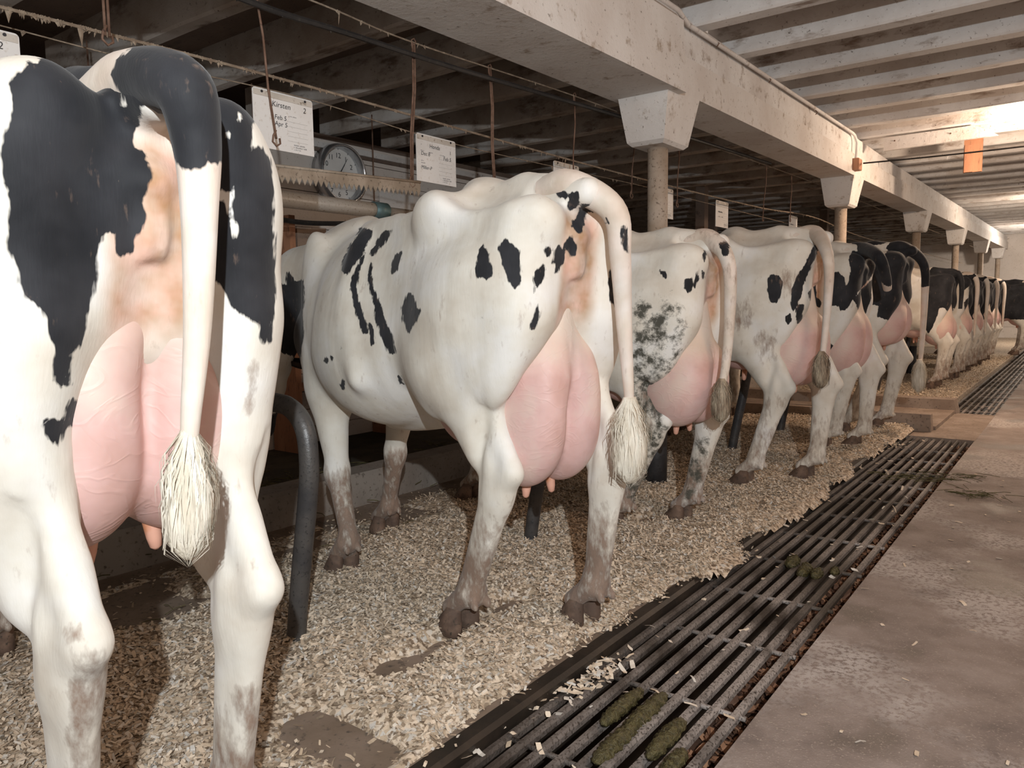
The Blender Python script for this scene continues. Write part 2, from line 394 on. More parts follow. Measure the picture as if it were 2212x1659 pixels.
MWIRE = speckle_mat('dusty_wire', (.19, .14, .10), (.30, .24, .18), (.09, .07, .05), 30, 120, .9)
MBLACK = speckle_mat('black_hose', (.012, .012, .013), (.022, .021, .021), (.04, .035, .03), 10, 80, .5)
def wire(name, label, pts, r, mat, hairy=0, cat='wire'):
    P = spline(pts, 60)
    mb = MB(); mb.tube(P, r, 6)
    for k in range(hairy):                              # cobweb dust clinging to the wire
        i = rnd.randrange(len(P) - 1); t = rnd.random(); q = P[i] * (1 - t) + P[i + 1] * t
        w = rnd.uniform(.003, .011); d = rnd.uniform(.004, .02) * (3 if rnd.random() < .04 else 1)
        mb.add([q + (0, -w, 0), q + (0, w, 0), q + (rnd.uniform(-.01, .01), w * rnd.uniform(-.5, .5), -d), q + (.004, 0, r * 1.2)], [(0, 1, 2), (1, 0, 3), (0, 2, 3), (2, 1, 3)])
    o = mb.build(name, mat); tag(o, label, cat); return o
wire('trainer_wire', 'thin dusty wire high up that holds the hanging rods', [on_x(p, -2.35) for p in ((-200, -330), (670, 0), (893, 92), (1240, 207), (1480, 296))] + [on_x((1790, 407), -2.35), (-2.35, 16, 2.42), (-2.35, 26, 2.5)], .0035, MWIRE, 60)
wire('rope_line', 'fuzzy cobwebbed rope sagging along the row above the cows', [on_x(p, -2.5) for p in ((-300, -62), (0, 15), (210, 68), (660, 185), (1330, 372), (1640, 448), (1760, 470))] + [(-2.5, 12, 2.0), (-2.5, 22, 2.05)], .0052, MWIRE, 420, 'rope')
wire('card_wire', 'thin straight wire that the white record cards hang from', [on_x(p, -2.6) for p in ((-300, -20), (0, 55), (300, 132), (660, 213), (985, 312), (1380, 400), (1500, 432))] + [(-2.6, 12, 1.97), (-2.6, 22, 2.0)], .0022, MWIRE, 40)
wire('water_hose', 'black hose running under the ceiling beside the beam', [on_x(p, -2.33) for p in ((-100, -260), (530, 0), (760, 75), (1000, 152), (1340, 252))] + [(-2.33, 5.6, 2.31), (-2.33, 7.0, 2.36)], .011, MBLACK, 10, 'hose')

# hanging rods with hooks
rods = [((232, -60), (232, 78), 2, 'double rusty rod hanging over the back of the black-rumped cow'), ((548, -40), (597, 300), 1, 'leaning rusty rod with a curled end beside the first record card'),
        ((893, 92), (890, 392), 2, 'rusty rod with a catch that holds the saw-toothed strip'), ((1058, 147), (1068, 390), 2, 'rusty rod with a small latch over the back of the spotted cow'),
        ((1241, 207), (1239, 392), 1, 'rusty rod ending behind the record card over the spotted rump'), ((1372, 258), (1364, 420), 1, 'thin rusty rod just before the first column'),
        ((1467, 292), (1463, 440), 1, 'thin rusty rod just beyond the first column'), ((1656, 362), (1648, 472), 1, 'thin rusty rod above the tall white cow'), ((1710, 382), (1707, 474), 1, 'thin rusty rod nearest the second column')]
for (a, b, n, lb) in rods:
    A, B = on_x(a, -2.35), on_x(b, -2.35)
    if lb.startswith('double'): A[2] = 2.56
    c = empty('hanging_rod', tuple(B)); tag(c, lb, 'rod', 'rusty rods hanging over the cows')
    A = A - B
    mb = MB()
    for k in range(n):
        d = (k - (n - 1) / 2) * .012
        mb.tube([A + (0, d, .0), A * .66 + (.004, d + .003, 0), A * .33 + (-.003, d - .002, 0), (0, d, 0)], .0042, 8)
    mb.build('shaft', MRUST, c, True)
    MB().tube([(0, 0, .03), (0, -.012, .01), (0, -.016, -.012), (0, 0, -.026), (0, .016, -.014), (0, .014, .004)], .0038, 8).build('hook', MRUST, c, True)
    MB().tube([A + (0, .0, -.01), A + (0, .014, .006), A + (0, .004, .018), A + (0, -.012, .008), A + (0, -.008, -.03)], .0032, 8).build('top_loop', MRUST, c, True)

# saw-toothed cow trainer strip
MZINC = speckle_mat('galvanised_strip', (.26, .21, .16), (.36, .30, .24), (.13, .10, .075), 9, 70, .7, .3)
a, b = on_x((575, 358), -2.35), on_x((907, 396), -2.35)
t = empty('trainer_strip', tuple(a)); tag(t, 'saw-toothed galvanised strip hanging in front of the clock', 'trainer strip')
L = b[1] - a[1]; dz = b[2] - a[2]; nt_ = 31; mb = MB(); top = []; v = []; f = []
for k in range(nt_):
    y0, y1 = L * k / nt_, L * (k + 1) / nt_
    zt0, zt1 = dz * y0 / L, dz * y1 / L; band = .032
    q = [(0, y0, zt0), (0, y1, zt1), (0, y1, zt1 - band), (0, (y0 + y1) / 2, (zt0 + zt1) / 2 - band - .024), (0, y0, zt0 - band)]
    n0 = len(v); v += q + [(.003, c1, c2) for _, c1, c2 in q]
    f += [tuple(n0 + i for i in range(4, -1, -1)), tuple(n0 + 5 + i for i in range(5))] + [(n0 + i, n0 + (i + 1) % 5, n0 + 5 + (i + 1) % 5, n0 + 5 + i) for i in range(5)]
mesh_obj('toothed_band', v, f, MZINC, t)
MB().tube([(0.002, 0, .004), (.002, L, dz + .004)], .006, 8).build('rolled_edge', MZINC, t, True)

# ------------------------------------------------------------------ record cards
MCARD = speckle_mat('card_paper', (.72, .71, .70), (.66, .64, .62), (.58, .54, .50), 4, 60, .6, lo=.5, hi=.7, bstr=.05)
MRAIL = speckle_mat('card_rail', (.55, .51, .46), (.46, .42, .37), (.22, .18, .14), 9, 60, .6)
MINK, _nt, _b = new_mat('ink'); setb(_nt, _b, ramp(_nt, noise(_nt, coords(_nt), 60, 2), [(.3, (.012, .012, .016)), (.7, (.03, .03, .038))]), .6)
MPRINT, _nt, _b = new_mat('printed_grey'); setb(_nt, _b, ramp(_nt, noise(_nt, coords(_nt), 60, 2), [(.3, (.26, .25, .25)), (.7, (.34, .33, .33))]), .6)
def text_mesh(txt, size, shear=0.0):
    cu = bpy.data.curves.new('lettering', 'FONT'); cu.body = txt; cu.size = size; cu.shear = shear; cu.align_x = 'LEFT'; cu.resolution_u = 3
    o = bpy.data.objects.new('lettering', cu); COL.objects.link(o)
    me = bpy.data.meshes.new_from_object(o)
    bpy.data.objects.remove(o); bpy.data.curves.remove(cu)
    return me
ROT_X = Matrix(((0, 0, 1), (1, 0, 0), (0, 1, 0)))          # text plane facing +X, reading along +Y
def write(parent, txt, y, z, size, mat=None, x=.0025, shear=.15, name='lettering', tiltd=0):
    me = text_mesh(txt, size, shear); me.materials.clear(); me.materials.append(mat or MINK)
    o = link(bpy.data.objects.new(name, me), parent)
    o.matrix_local = Matrix.Translation((x, y, z)) @ (Matrix.Rotation(math.radians(tiltd), 3, 'X') @ ROT_X).to_4x4()
    return o
def card(y1, z_top, label, lines, w=.285, h=.225, lean=0.0):
    c = empty('record_card', (-2.6, y1 - w, z_top)); tag(c, label, 'card', 'white record cards on the wire')
    c.rotation_euler = (lean, 0, 0)
    mb = MB(); r = .012
    pr = [(0, -h), (w, -h)] + [(w - r + r * math.cos(t), -r + r * math.sin(t)) for t in np.linspace(0, math.pi / 2, 5)] + [(r - r * math.sin(t), -r + r * math.cos(t)) for t in np.linspace(0, math.pi / 2, 5)]
    n = len(pr); mb.add([(-.002, y, z) for y, z in pr] + [(.0015, y, z) for y, z in pr], [tuple(range(n - 1, -1, -1)), tuple(range(n, 2 * n))] + [(i, (i + 1) % n, n + (i + 1) % n, n + i) for i in range(n)])
    mb.build('paper', MCARD, c)
    MB().box((.0005, .004, -.028), (.004, w - .004, -.006)).build('top_rail', MRAIL, c)
    for yy in (.04, w - .04): MB().tube([(.003, yy, -.012), (.007, yy, -.012)], .005, 10).build('rivet', MINK, c)
    for k in range(5):
        MB().box((.0016, w * .55, -.105 - k * .019), (.0021, w - .03, -.1043 - k * .019)).build('ruled_line', MPRINT, c)
    for (txt, y, z, size, mt) in lines:
        if txt == '#': strokes_mesh(c, y, z, *size, mt)
        else: write(c, txt, y, z, size, mt)
    return c
# print too small to read in the photograph: broken strokes the length of the words
def strokes(y, z, ln, hgt, mat=None): return ('#', y, z, (ln, hgt), mat)
def strokes_mesh(c, y, z, ln, hgt, mat):
    mb = MB(); q = 0.0; r3 = random.Random(int(y * 1e4) + int(-z * 1e4))
    while q < ln:
        w_ = hgt * r3.uniform(.35, .8); mb.box((.0018, y + q, z), (.0024, y + min(q + w_, ln), z + hgt * r3.uniform(.6, 1.0)))
        q += w_ + hgt * r3.choice((.25, .25, .3, .9))
    mb.build('small_print', mat or MPRINT, c)
HEAD = [strokes(.03, -.052, .018, .004), strokes(.03, -.080, .024, .004), strokes(.085, -.083, .03, .004), strokes(.165, -.085, .036, .004)]
FOOT = [strokes(.185, -.196, .055, .0055), strokes(.185, -.205, .062, .0055), strokes(.185, -.214, .032, .0055)]
yc1 = on_x((42, 100), -2.6); card(yc1[1], on_x((30, 72), -2.6)[2], 'white record card cut off beside the first cow with a handwritten 2', [('2', .225, -.055, .03, None)] + HEAD[3:])
yc2 = on_x((677, 300), -2.6); card(yc2[1], on_x((660, 215), -2.6)[2], 'white record card behind the leaning rod with handwriting and a 2', [('Kirsten', .085, -.058, .030, None), ('2', .235, -.058, .030, None), ('Feb 5', .095, -.105, .026, None), ('Apr 5', .095, -.130, .026, None)] + HEAD[3:] + FOOT)
yc3 = on_x((984, 350), -2.6); card(yc3[1], on_x((980, 306), -2.6)[2], 'white record card with handwriting hanging right of the clock', [('Honda', .09, -.060, .028, None), ('1', .235, -.072, .026, None), ('Dec 8', .03, -.100, .026, None), ('Feb 5', .19, -.105, .026, None), ('Miller-P', .03, -.165, .024, None), ('-', .03, -.055, .02, None)] + HEAD[1:] + [strokes(.03, -.128, .018, .004), strokes(.03, -.138, .03, .004)] + FOOT)
for (px_, lb) in (((1250, 362), 'white record card half hidden behind the spotted cow rump'), ((1454, 412), 'white record card just beyond the first column'), ((1573, 440), 'white record card behind the cow with the soiled flank'), ((1722, 470), 'distant white record card near the second column')):
    g = on_x((px_[0], px_[1]), -2.6); card(g[1], g[2] + .005, lb, [strokes(.05, -.10, .10, .012, MINK), strokes(.05, -.14, .05, .010), strokes(.12, -.14, .04, .010)] + FOOT)

# ------------------------------------------------------------------ wall clock
MCHROME, _nt, _b = new_mat('clock_rim'); setb(_nt, _b, ramp(_nt, noise(_nt, coords(_nt), 12, 3), [(.3, (.42, .43, .45)), (.7, (.62, .63, .65))]), .25, .85)
MFACE, _nt, _b = new_mat('clock_face'); setb(_nt, _b, ramp(_nt, noise(_nt, coords(_nt), 7, 4), [(.35, (.74, .73, .71)), (.65, (.82, .81, .79))]), .5)
cc = on_x((735, 377), -4.93); R0 = .235
ck = empty('wall_clock', (-4.985, cc[1], cc[2])); tag(ck, 'round wall clock with a silver rim and black numerals', 'clock')
def ring(x0, prof, n=48):
    v = []; f = []; m = len(prof)
    for k in range(n):
        t = 2 * math.pi * k / n
        v += [(x, r * math.cos(t), r * math.sin(t)) for x, r in prof]
    for k in range(n):
        for i in range(m - 1): f.append((k * m + i, ((k + 1) % n) * m + i, ((k + 1) % n) * m + i + 1, k * m + i + 1))
    return v, f
v, f = ring(0, [(0, R0 - .004), (0, R0 + .012), (.07, R0 + .010), (.115, R0), (.122, R0 - .010), (.105, R0 - .022), (.04, R0 - .028)])
mesh_obj('rim', v, f, MCHROME, ck, True)
v = [(.038, (R0 - .02) * math.cos(t), (R0 - .02) * math.sin(t)) for t in np.linspace(0, 2 * math.pi, 49)[:-1]] + [(.0, (R0 - .02) * math.cos(t), (R0 - .02) * math.sin(t)) for t in np.linspace(0, 2 * math.pi, 49)[:-1]]
mesh_obj('face', v, [tuple(range(48)), tuple(range(95, 47, -1))] + [(48 + i, 48 + (i + 1) % 48, (i + 1) % 48, i) for i in range(48)], MFACE, ck)
for k in range(1, 13):
    t = math.pi / 2 - k * math.pi / 6; rr = R0 * .66
    sz = .058; w_ = .031 * len(str(k))
    write(ck, str(k), rr * math.cos(t) - w_ / 2, rr * math.sin(t) - sz * .36, sz, MINK, .0395, 0, 'numeral')
    MB().box((.0385, R0 * .86 * math.cos(t) - .003, R0 * .86 * math.sin(t) - .003), (.0398, R0 * .86 * math.cos(t) + .003, R0 * .86 * math.sin(t) + .003)).build('hour_mark', MINK, ck)
def hand(ang, ln, wd, nm, x):
    t = math.radians(90 - ang); d = np.array((0, math.cos(t), math.sin(t))); s_ = np.array((0, -math.sin(t), math.cos(t))) * wd
    A = -d * .03; B = d * ln; X0 = np.array((x, 0, 0)); X1 = np.array((x + .002, 0, 0))
    MB().hexa([A - s_ + X0, B - s_ * .3 + X0, B + s_ * .3 + X0, A + s_ + X0, A - s_ + X1, B - s_ * .3 + X1, B + s_ * .3 + X1, A + s_ + X1]).build(nm, MINK, ck)
hand(35, .11, .006, 'hour_hand', .042); hand(33, .165, .004, 'minute_hand', .045); hand(180, .12, .0015, 'second_hand', .048)
for dy_, dz_, an in ((-.065, -.06, 80), (.065, -.06, 20)):
    MB().box((.0385, dy_ - .02, dz_ - .0015), (.0395, dy_ + .02, dz_ + .0015)).build('dial_needle', MINK, ck)

# ------------------------------------------------------------------ pipes and things on the clock wall
MPVC = speckle_mat('white_pvc', (.80, .79, .76), (.75, .73, .69), (.45, .38, .30), 5, 60, .35, lo=.5, hi=.72, bstr=.05)
MTEAL = speckle_mat('blue_green_clamp', (.12, .22, .24), (.20, .30, .31), (.25, .24, .2), 9, 60, .5, .4)
pp = empty('vacuum_pipe', (-4.3, 1.6, 1.84)); tag(pp, 'thick white plastic pipe running below the clock', 'pipe')
MB().tube([(0, 0, -.006), (0, 1.2, 0), (0, 2.42, .004)], .056, 20).build('pipe_run', MPVC, pp, True)
MB().tube([(0, 2.40, .004), (0, 2.53, .004)], .064, 20).build('coupling', MTEAL, pp, True)
MB().tube([(0, 2.52, .004), (0, 2.75, .004), (0, 3.2, .0), (0, 4.5, -.01)], .038, 16).build('reduced_pipe', MZINC, pp, True)
wire('milk_hose', 'black hose drooping under the white pipe', [(-4.3, 1.6, 1.74), (-4.3, 2.6, 1.75), (-4.3, 3.3, 1.70), (-4.3, 3.9, 1.735), (-4.3, 4.6, 1.76)], .018, MBLACK, 0, 'hose')
for yy in (2.0, 3.0, 4.02): MB().tube([(0, yy - 1.6, .06), (0, yy - 1.6, .7)], .005, 6).build('hanger', MRUST, pp)
MWOODO = speckle_mat('orange_brown_wood', (.33, .15, .08), (.42, .21, .12), (.16, .08, .05), 6, 50, .7, stretch=(1, 1, .2))
MCARDB = speckle_mat('cardboard', (.30, .22, .17), (.36, .27, .21), (.2, .15, .11), 5, 50, .8)
sh = empty('shelf_unit', (-4.96, 3.55, 0)); tag(sh, 'orange-brown wooden shelf frame against the board wall', 'shelf')
for yy in (-.02, 1.0): MB().box((-.02, yy, .03), (.28, yy + .05, 1.80)).build('upright', MWOODO, sh)
for zz in (.5, 1.05, 1.48): MB().box((-.02, .03, zz), (.28, 1.0, zz + .03)).build('shelf_board', MWOODO, sh)
for k, (y0, w_, z0, h_) in enumerate(((3.62, .27, 1.51, .22), (3.95, .24, 1.51, .17), (3.64, .30, 1.08, .30), (4.0, .3, 1.08, .22))):
    bx = empty('cardboard_box', (-4.93, y0, z0)); tag(bx, ['cardboard box on the top shelf beside the orange post', 'low cardboard box on the top shelf further from the orange post', 'tall cardboard box on the middle shelf', 'low cardboard box on the middle shelf'][k], 'box', 'cardboard boxes on the wall shelf')
    MB().box((0, 0, 0), (.22, w_, h_ - .012)).build('carton', MCARDB, bx)
    MB().box((-.002, -.002, h_ - .012), (.222, w_ / 2 - .002, h_)).build('flap', MCARDB, bx); MB().box((-.002, w_ / 2 + .002, h_ - .012), (.222, w_ + .002, h_)).build('flap', MCARDB, bx)
pn = empty('wall_poster', (-4.985, 4.72, 1.62)); tag(pn, 'pale paper sheet pinned to the board wall right of the clock', 'paper')
MB().box((0, 0, 0), (.004, .42, .55)).build('sheet', MCARD, pn)
for yy, zz in ((.02, .53), (.40, .53)): MB().tube([(.003, yy, zz), (.009, yy, zz)], .006, 8).build('pin', MRUST, pn)

# ------------------------------------------------------------------ conduit, junction box and cable on the beam
cd = empty('conduit', (-1.925, 4.3, 2.722)); tag(cd, 'white painted conduit clipped along the top of the beam', 'conduit')
MB().tube([(.05, -7, -.085), (.05, -.25, -.002), (.0, .0, 0), (0, 2, .025), (0, 3.9, .05), (0, 3.98, .04), (.012, 4.03, -.02), (.012, 4.02, -.16), (.012, 4.0, -.20)], .014, 10).build('conduit_tube', MJOIST, cd, True)
for yy in (.42, 1.4, 2.6): MB().tube([(.0, yy, .018), (.018, yy, 0), (.002, yy, -.018)], .004, 6).build('clip', MRUST, cd, True)
MB().box((-.012, 3.92, -.30), (.055, 4.06, -.19)).build('junction_box', MWOODO, cd)
MB().box((.055, 3.925, -.295), (.06, 4.055, -.195)).build('box_cover', MWOODO, cd)
wire('alley_cable', 'dark cable stretched across the alley from the junction box', [(-1.85, 8.33, 2.49), (-1.2, 8.32, 2.475), (-.4, 8.3, 2.47), (.8, 8.3, 2.48), (2.5, 8.3, 2.55)], .008, MBLACK, 20, 'cable')
hb = empty('hanging_bracket', (-1.03, 9.5, 2.46)); tag(hb, 'reddish wooden board hanging from a joist across the alley', 'bracket')
MB().box((-.085, -.02, 0), (.085, .02, .47)).build('board', MWOODO, hb)
MB().box((-.075, -.045, 0), (.0, -.02, .28)).build('cleat', MWOODO, hb)
MB().tube([(-.06, -.04, .40), (-.06, -.04, .43), (-.06, -.04, .45)], [.07, .06, .02], 14).build('porcelain_socket', MPVC, hb)
tb = empty('scab_board', (-1.75, 8.75, 2.66)); tag(tb, 'pale splintered board nailed under the joists over the walkway', 'board')
MB().hexa([(0, 0, 0), (1.0, 0, .02), (1.0, .045, .02), (0, .045, 0), (0, 0, .13), (.8, 0, .14), (.8, .045, .14), (0, .045, .13)]).build('plank', MJOIST, tb)
for x_ in (.1, .6): MB().tube([(x_, -.004, .09), (x_, .004, .09)], .008, 8).build('nail', MRUST, tb)
# posts and far stall uprights in the dark part of the barn
for k, (x_, y_) in enumerate(((-4.0, 9.4), (-4.6, 11.2), (-3.5, 13.2), (-4.2, 16.0))):
    c = empty('barn_post', (x_, y_, 0)); c['kind'] = 'structure'; c['label'] = 'dark square post in the feed alley'
    MB().box((-.06, -.06, .02), (.06, .06, 2.62)).build('shaft', MDARKW, c); MB().box((-.1, -.1, 0), (.1, .1, .15)).build('foot', MMANGER, c)
# ------------------------------------------------------------------ wood-shaving bedding
def vnoise(x, y, s, seed):
    r = np.random.default_rng(seed); T = r.random((64, 64))
    u, v = x * s, y * s; i, j = np.floor(u).astype(int), np.floor(v).astype(int); fu, fv = u - i, v - j
    fu = fu * fu * (3 - 2 * fu); fv = fv * fv * (3 - 2 * fv)
    g = lambda a, b: T[a % 64, b % 64]
    return (g(i, j) * (1 - fu) + g(i + 1, j) * fu) * (1 - fv) + (g(i, j + 1) * (1 - fu) + g(i + 1, j + 1) * fu) * fv
BARE = [((1075, 1330), .26, .085), ((915, 1408), .22, .06), ((650, 1625), .20, .20), ((1640, 1095), .22, .05), ((1390, 1125), .25, .05), ((740, 1130), .3, .06), ((330, 1300), .30, .22), ((1500, 1150), .18, .05)]
BARE = [(on_z(p, 0), a, b) for p, a, b in BARE]
def cover(x, y):
    """how much bedding lies at a spot, 0..1.4"""
    n = .55 * vnoise(x, y, 3.1, 1) + .45 * vnoise(x, y, 8.3, 2)
    c = .45 + 1.1 * n
    c = c * (1 - .75 * sstep(-2.35, -2.85, x)) * (1 - sstep(-3.05, -3.22, x))
    for g, a, b in BARE:
        d = ((x - g[0]) / b) ** 2 + ((y - g[1]) / a) ** 2
        c = c * (1 - .80 * sstep(2.2, .0, d + 3.2 * (n - .5)))
    return c
def edge_x(y): return -1.228 + .17 * (vnoise(y, y * 0, 2.3, 5) - .5) + .06 * (vnoise(y, y * 0, 7.0, 6) - .5)
def sstep(a, b, x):
    t = np.clip((x - a) / (b - a), 0, 1); return t * t * (3 - 2 * t)
def bed_z(x, y):
    c = cover(x, y)
    hgt = .030 * vnoise(x, y, 5.0, 3) + .012 * vnoise(x, y, 17, 4)
    return np.where(c > .25, (.004 + hgt) * sstep(.25, .7, c), -.012 - .02 * sstep(.25, .1, c)) * sstep(.0, .09, edge_x(y) - x) - .025 * sstep(.0, -.02, edge_x(y) - x)
def chip_ramp(nt, f):
    return ramp(nt, f, [(.0, (.28, .22, .16)), (.25, (.50, .40, .29)), (.5, (.67, .55, .42)), (.75, (.76, .65, .52)), (1.0, (.64, .62, .58))])
m, nt, b = new_mat('bedding_base'); vv = world_coords(nt)
vo = nt.nodes.new('ShaderNodeTexVoronoi'); vo.inputs['Scale'].default_value = 75; nt.links.new(world_coords(nt, (1, .7, 1)), vo.inputs['Vector'])
sepc = nt.nodes.new('ShaderNodeSeparateColor'); nt.links.new(vo.outputs['Color'], sepc.inputs[0])
col = chip_ramp(nt, sepc.outputs[0])
col = mixc(nt, ramp(nt, noise(nt, vv, 60, 3), [(.5, (0, 0, 0)), (.62, (1, 1, 1))]), col, (.17, .12, .08))
setb(nt, b, col, .85); bump(nt, b, sepc.outputs[0], .8, .008); MBED = m
m, nt, b = new_mat('wood_shaving'); setb(nt, b, chip_ramp(nt, attr(nt, 'tone')), .8); MCHIP = m
far_floor.data.materials[0] = MBED
nxg, nyg = 106, 390
gx = np.linspace(-3.24, -1.14, nxg); gy = np.linspace(-.4, 7.46, nyg)
XX, YY = np.meshgrid(gx, gy, indexing='ij'); ZZ = bed_z(XX, YY)
V = np.stack([XX.ravel(), YY.ravel(), ZZ.ravel()], 1)
ii, jj = np.meshgrid(np.arange(nxg - 1), np.arange(nyg - 1), indexing='ij'); a_ = (ii * nyg + jj).ravel()
Qb = np.stack([a_, a_ + nyg, a_ + nyg + 1, a_ + 1], 1)

def fast_mesh(name, V, Q, mat, parent=None, attrs=None, smooth=True):
    me = bpy.data.meshes.new(name)
    me.vertices.add(len(V)); me.vertices.foreach_set('co', np.asarray(V, np.float32).ravel())
    Q = np.asarray(Q, np.int32); k = Q.shape[1]
    me.loops.add(Q.size); me.loops.foreach_set('vertex_index', Q.ravel())
    me.polygons.add(len(Q)); me.polygons.foreach_set('loop_start', np.arange(0, Q.size, k, dtype=np.int32))
    me.update(calc_edges=True)
    me.polygons.foreach_set('use_smooth', np.full(len(Q), smooth))
    if mat is not None: me.materials.append(mat)
    for nm, a in (attrs or {}).items():
        at = me.attributes.new(nm, 'FLOAT', 'POINT'); at.data.foreach_set('value', np.asarray(a, np.float32))
    return link(bpy.data.objects.new(name, me), parent)
Qb = Qb[(V[Qb, 0] < edge_x(V[Qb, 1]) + .03).all(1)]
bed = fast_mesh('bedding', V, Qb, MBED)
tag(bed, 'trodden bed of pale wood shavings under the cows', 'bedding', kind='stuff')
def chips(name, label, cat, P, size, mat, tone, lift=.0, flat=.35, parent=None):
    """curled shavings: six vertices and two quads each"""
    n = len(P); L = size * (.45 + 1.5 * rng.random(n) ** 1.6); W = size * rng.uniform(.25, .75, n)
    th = rng.uniform(0, 2 * np.pi, n); pit = rng.normal(0, flat, n); rol = rng.normal(0, flat, n); curl = rng.uniform(-.35, .5, n)
    u = np.stack([np.cos(th) * np.cos(pit), np.sin(th) * np.cos(pit), np.sin(pit)], 1)
    s_ = np.stack([-np.sin(th) * np.cos(rol), np.cos(th) * np.cos(rol), np.sin(rol)], 1)
    nn = np.cross(u, s_)
    V = np.zeros((n, 6, 3))
    for k, t in enumerate((-.5, 0, .5)):
        for e, w in enumerate((-.5, .5)):
            ws = W * w * (1 - .3 * abs(t) * 2 * rng.random(n))
            V[:, k * 2 + e] = P + u * (L * t)[:, None] + s_ * ws[:, None] + nn * (curl * L * (.25 - t * t) * 1.2)[:, None]
    V[:, :, 2] += lift
    b = (np.arange(n) * 6)[:, None]
    Q = np.concatenate([b + np.array([0, 2, 3, 1]), b + np.array([2, 4, 5, 3])])
    o = fast_mesh(name, V.reshape(-1, 3), Q, mat, parent, {'tone': np.repeat(tone, 6)}, False)
    if label: tag(o, label, cat, kind='stuff')
    else: o['kind'] = 'stuff'
    return o
# scatter, denser near the camera
n0 = 430000
px_ = rng.uniform(-3.2, -1.10, n0); py_ = rng.uniform(-.1, 7.45, n0)
keep = rng.random(n0) < np.clip(cover(px_, py_) * 1.15 - .18, .02, 1) * np.clip(1.15 - py_ / 11, .4, 1) * .62
keep &= (px_ < np.minimum(edge_x(py_) + np.abs(rng.normal(0, .022, n0)), -1.195))
px_, py_ = px_[keep], py_[keep]
tone = np.clip(rng.normal(.58, .24, len(px_)) - .25 * (cover(px_, py_) < .5), 0, 1)
chips('shavings', 'loose curled wood shavings scattered on the stall bed', 'shavings', np.stack([px_, py_, np.maximum(bed_z(px_, py_), -.012) + rng.uniform(.001, .014, len(px_))], 1), .0155, MCHIP, tone)
nf = 14000
fx, fy = rng.uniform(-2.9, -1.13, nf), 9.1 + 9 * rng.random(nf) ** 1.4
chips('far_shavings', 'dull shavings on the raised stalls beyond the walkway', 'shavings', np.stack([fx, fy, .016 + rng.uniform(0, .014, nf)], 1), .022, MCHIP, np.clip(rng.normal(.30, .22, nf), 0, 1))
# shavings spilled over the grate bars
pl = []
for (q, sd, n) in (((1300, 1455), .05, 120), ((1245, 1385), .03, 40), ((1590, 1203), .045, 130), ((1180, 1490), .06, 90), ((1000, 1600), .06, 110), ((1840, 1010), .05, 60), ((1930, 960), .06, 80)):
    g = on_z(q, ZG); pl.append(np.stack([rng.normal(g[0], sd * .7, n), rng.normal(g[1], sd * 1.6, n), np.full(n, ZG + .006)], 1))
g2 = np.stack([rng.uniform(-1.19, -.73, 110), rng.uniform(1.0, 7, 110), np.full(110, ZG + .006)], 1)
bars_x = -1.185 + np.round((g2[:, 0] + 1.185) / .05625) * .05625; g2[:, 0] = bars_x
pl = np.vstack(pl + [g2])
chips('spilled_shavings', 'pale shavings spilled over the bars of the near grate', 'shavings', pl, .022, MCHIP, np.clip(rng.normal(.7, .2, len(pl)), 0, 1))
# litter in the gutter beside the alley edge, and bits on the alley floor
m, nt, b = new_mat('brown_litter'); setb(nt, b, ramp(nt, attr(nt, 'tone'), [(0, (.06, .03, .018)), (.5, (.16, .075, .04)), (1, (.30, .16, .09))]), .8); MLIT = m
q = np.stack([rng.uniform(-.80, -.685, 3400), rng.uniform(.9, 7.1, 3400), rng.uniform(-.12, -.085, 3400)], 1)
chips('gutter_litter', 'brown chaff lying along the alley side of the gutter', 'litter', q, .03, MLIT, rng.uniform(0, 1, 3400), flat=.6)
struct(MB().box((-.82, .6, -.36), (-.672, 7.15, -.115)).build('floor', MLIT), 'packed brown litter shelf inside the gutter')
q = np.stack([rng.uniform(-.66, 1.0, 130), rng.uniform(1.0, 6.5, 130) , np.full(130, ZG + .004)], 1); q[:, 0] = -.66 + (q[:, 0] + .66) ** 1.3 * .8
chips('alley_chips', 'stray pale shavings on the grey alley floor', 'shavings', q, .022, MCHIP, np.clip(rng.normal(.6, .2, 130), 0, 1), flat=.12)
# hay wisps
m, nt, b = new_mat('hay_green'); setb(nt, b, ramp(nt, noise(nt, coords(nt), 20, 3), [(.35, (.055, .05, .018)), (.65, (.16, .14, .06))]), .85); MHAY = m
def wisps(label, centers, n, ln, zz, r=.0016):
    mb = MB()
    for k in range(n):
        c, sx, sy = centers[k % len(centers)]
        p = np.array((c[0] + rnd.gauss(0, sx), c[1] + rnd.gauss(0, sy), zz + rnd.uniform(0, .012))); th = rnd.uniform(0, 6.28); l = ln * rnd.uniform(.3, 1)
        d = np.array((math.cos(th), math.sin(th), 0)) * l
        mb.tube([p, p + d * .5 + (rnd.uniform(-.01, .01), rnd.uniform(-.01, .01), .004), p + d], r, 4, False)
    o = mb.build('hay_wisps', MHAY); tag(o, label, 'hay', kind='stuff'); return o
wisps('thin dark hay wisps dragged from the grate onto the alley', [(on_z((2050, 1030), ZG), .12, .06), (on_z((2110, 1072), ZG), .07, .06), (on_z((1960, 1035), ZG), .12, .05)], 130, .16, ZG + .004)
wisps('dark hay and silage left in the manger before the cows', [((-3.7, 1.6, 0), .18, .5), ((-3.75, 2.6, 0), .2, .6), ((-3.7, 4.2, 0), .2, .9), ((-3.7, .6, 0), .2, .5)], 1500, .16, .035, .0025)
wisps('a few dark hay strands on the bedding by the divider foot', [((-2.15, 1.55, 0), .08, .1), ((-2.7, 2.2, 0), .15, .3), ((-2.4, 1.0, 0), .2, .3)], 90, .10, .012)
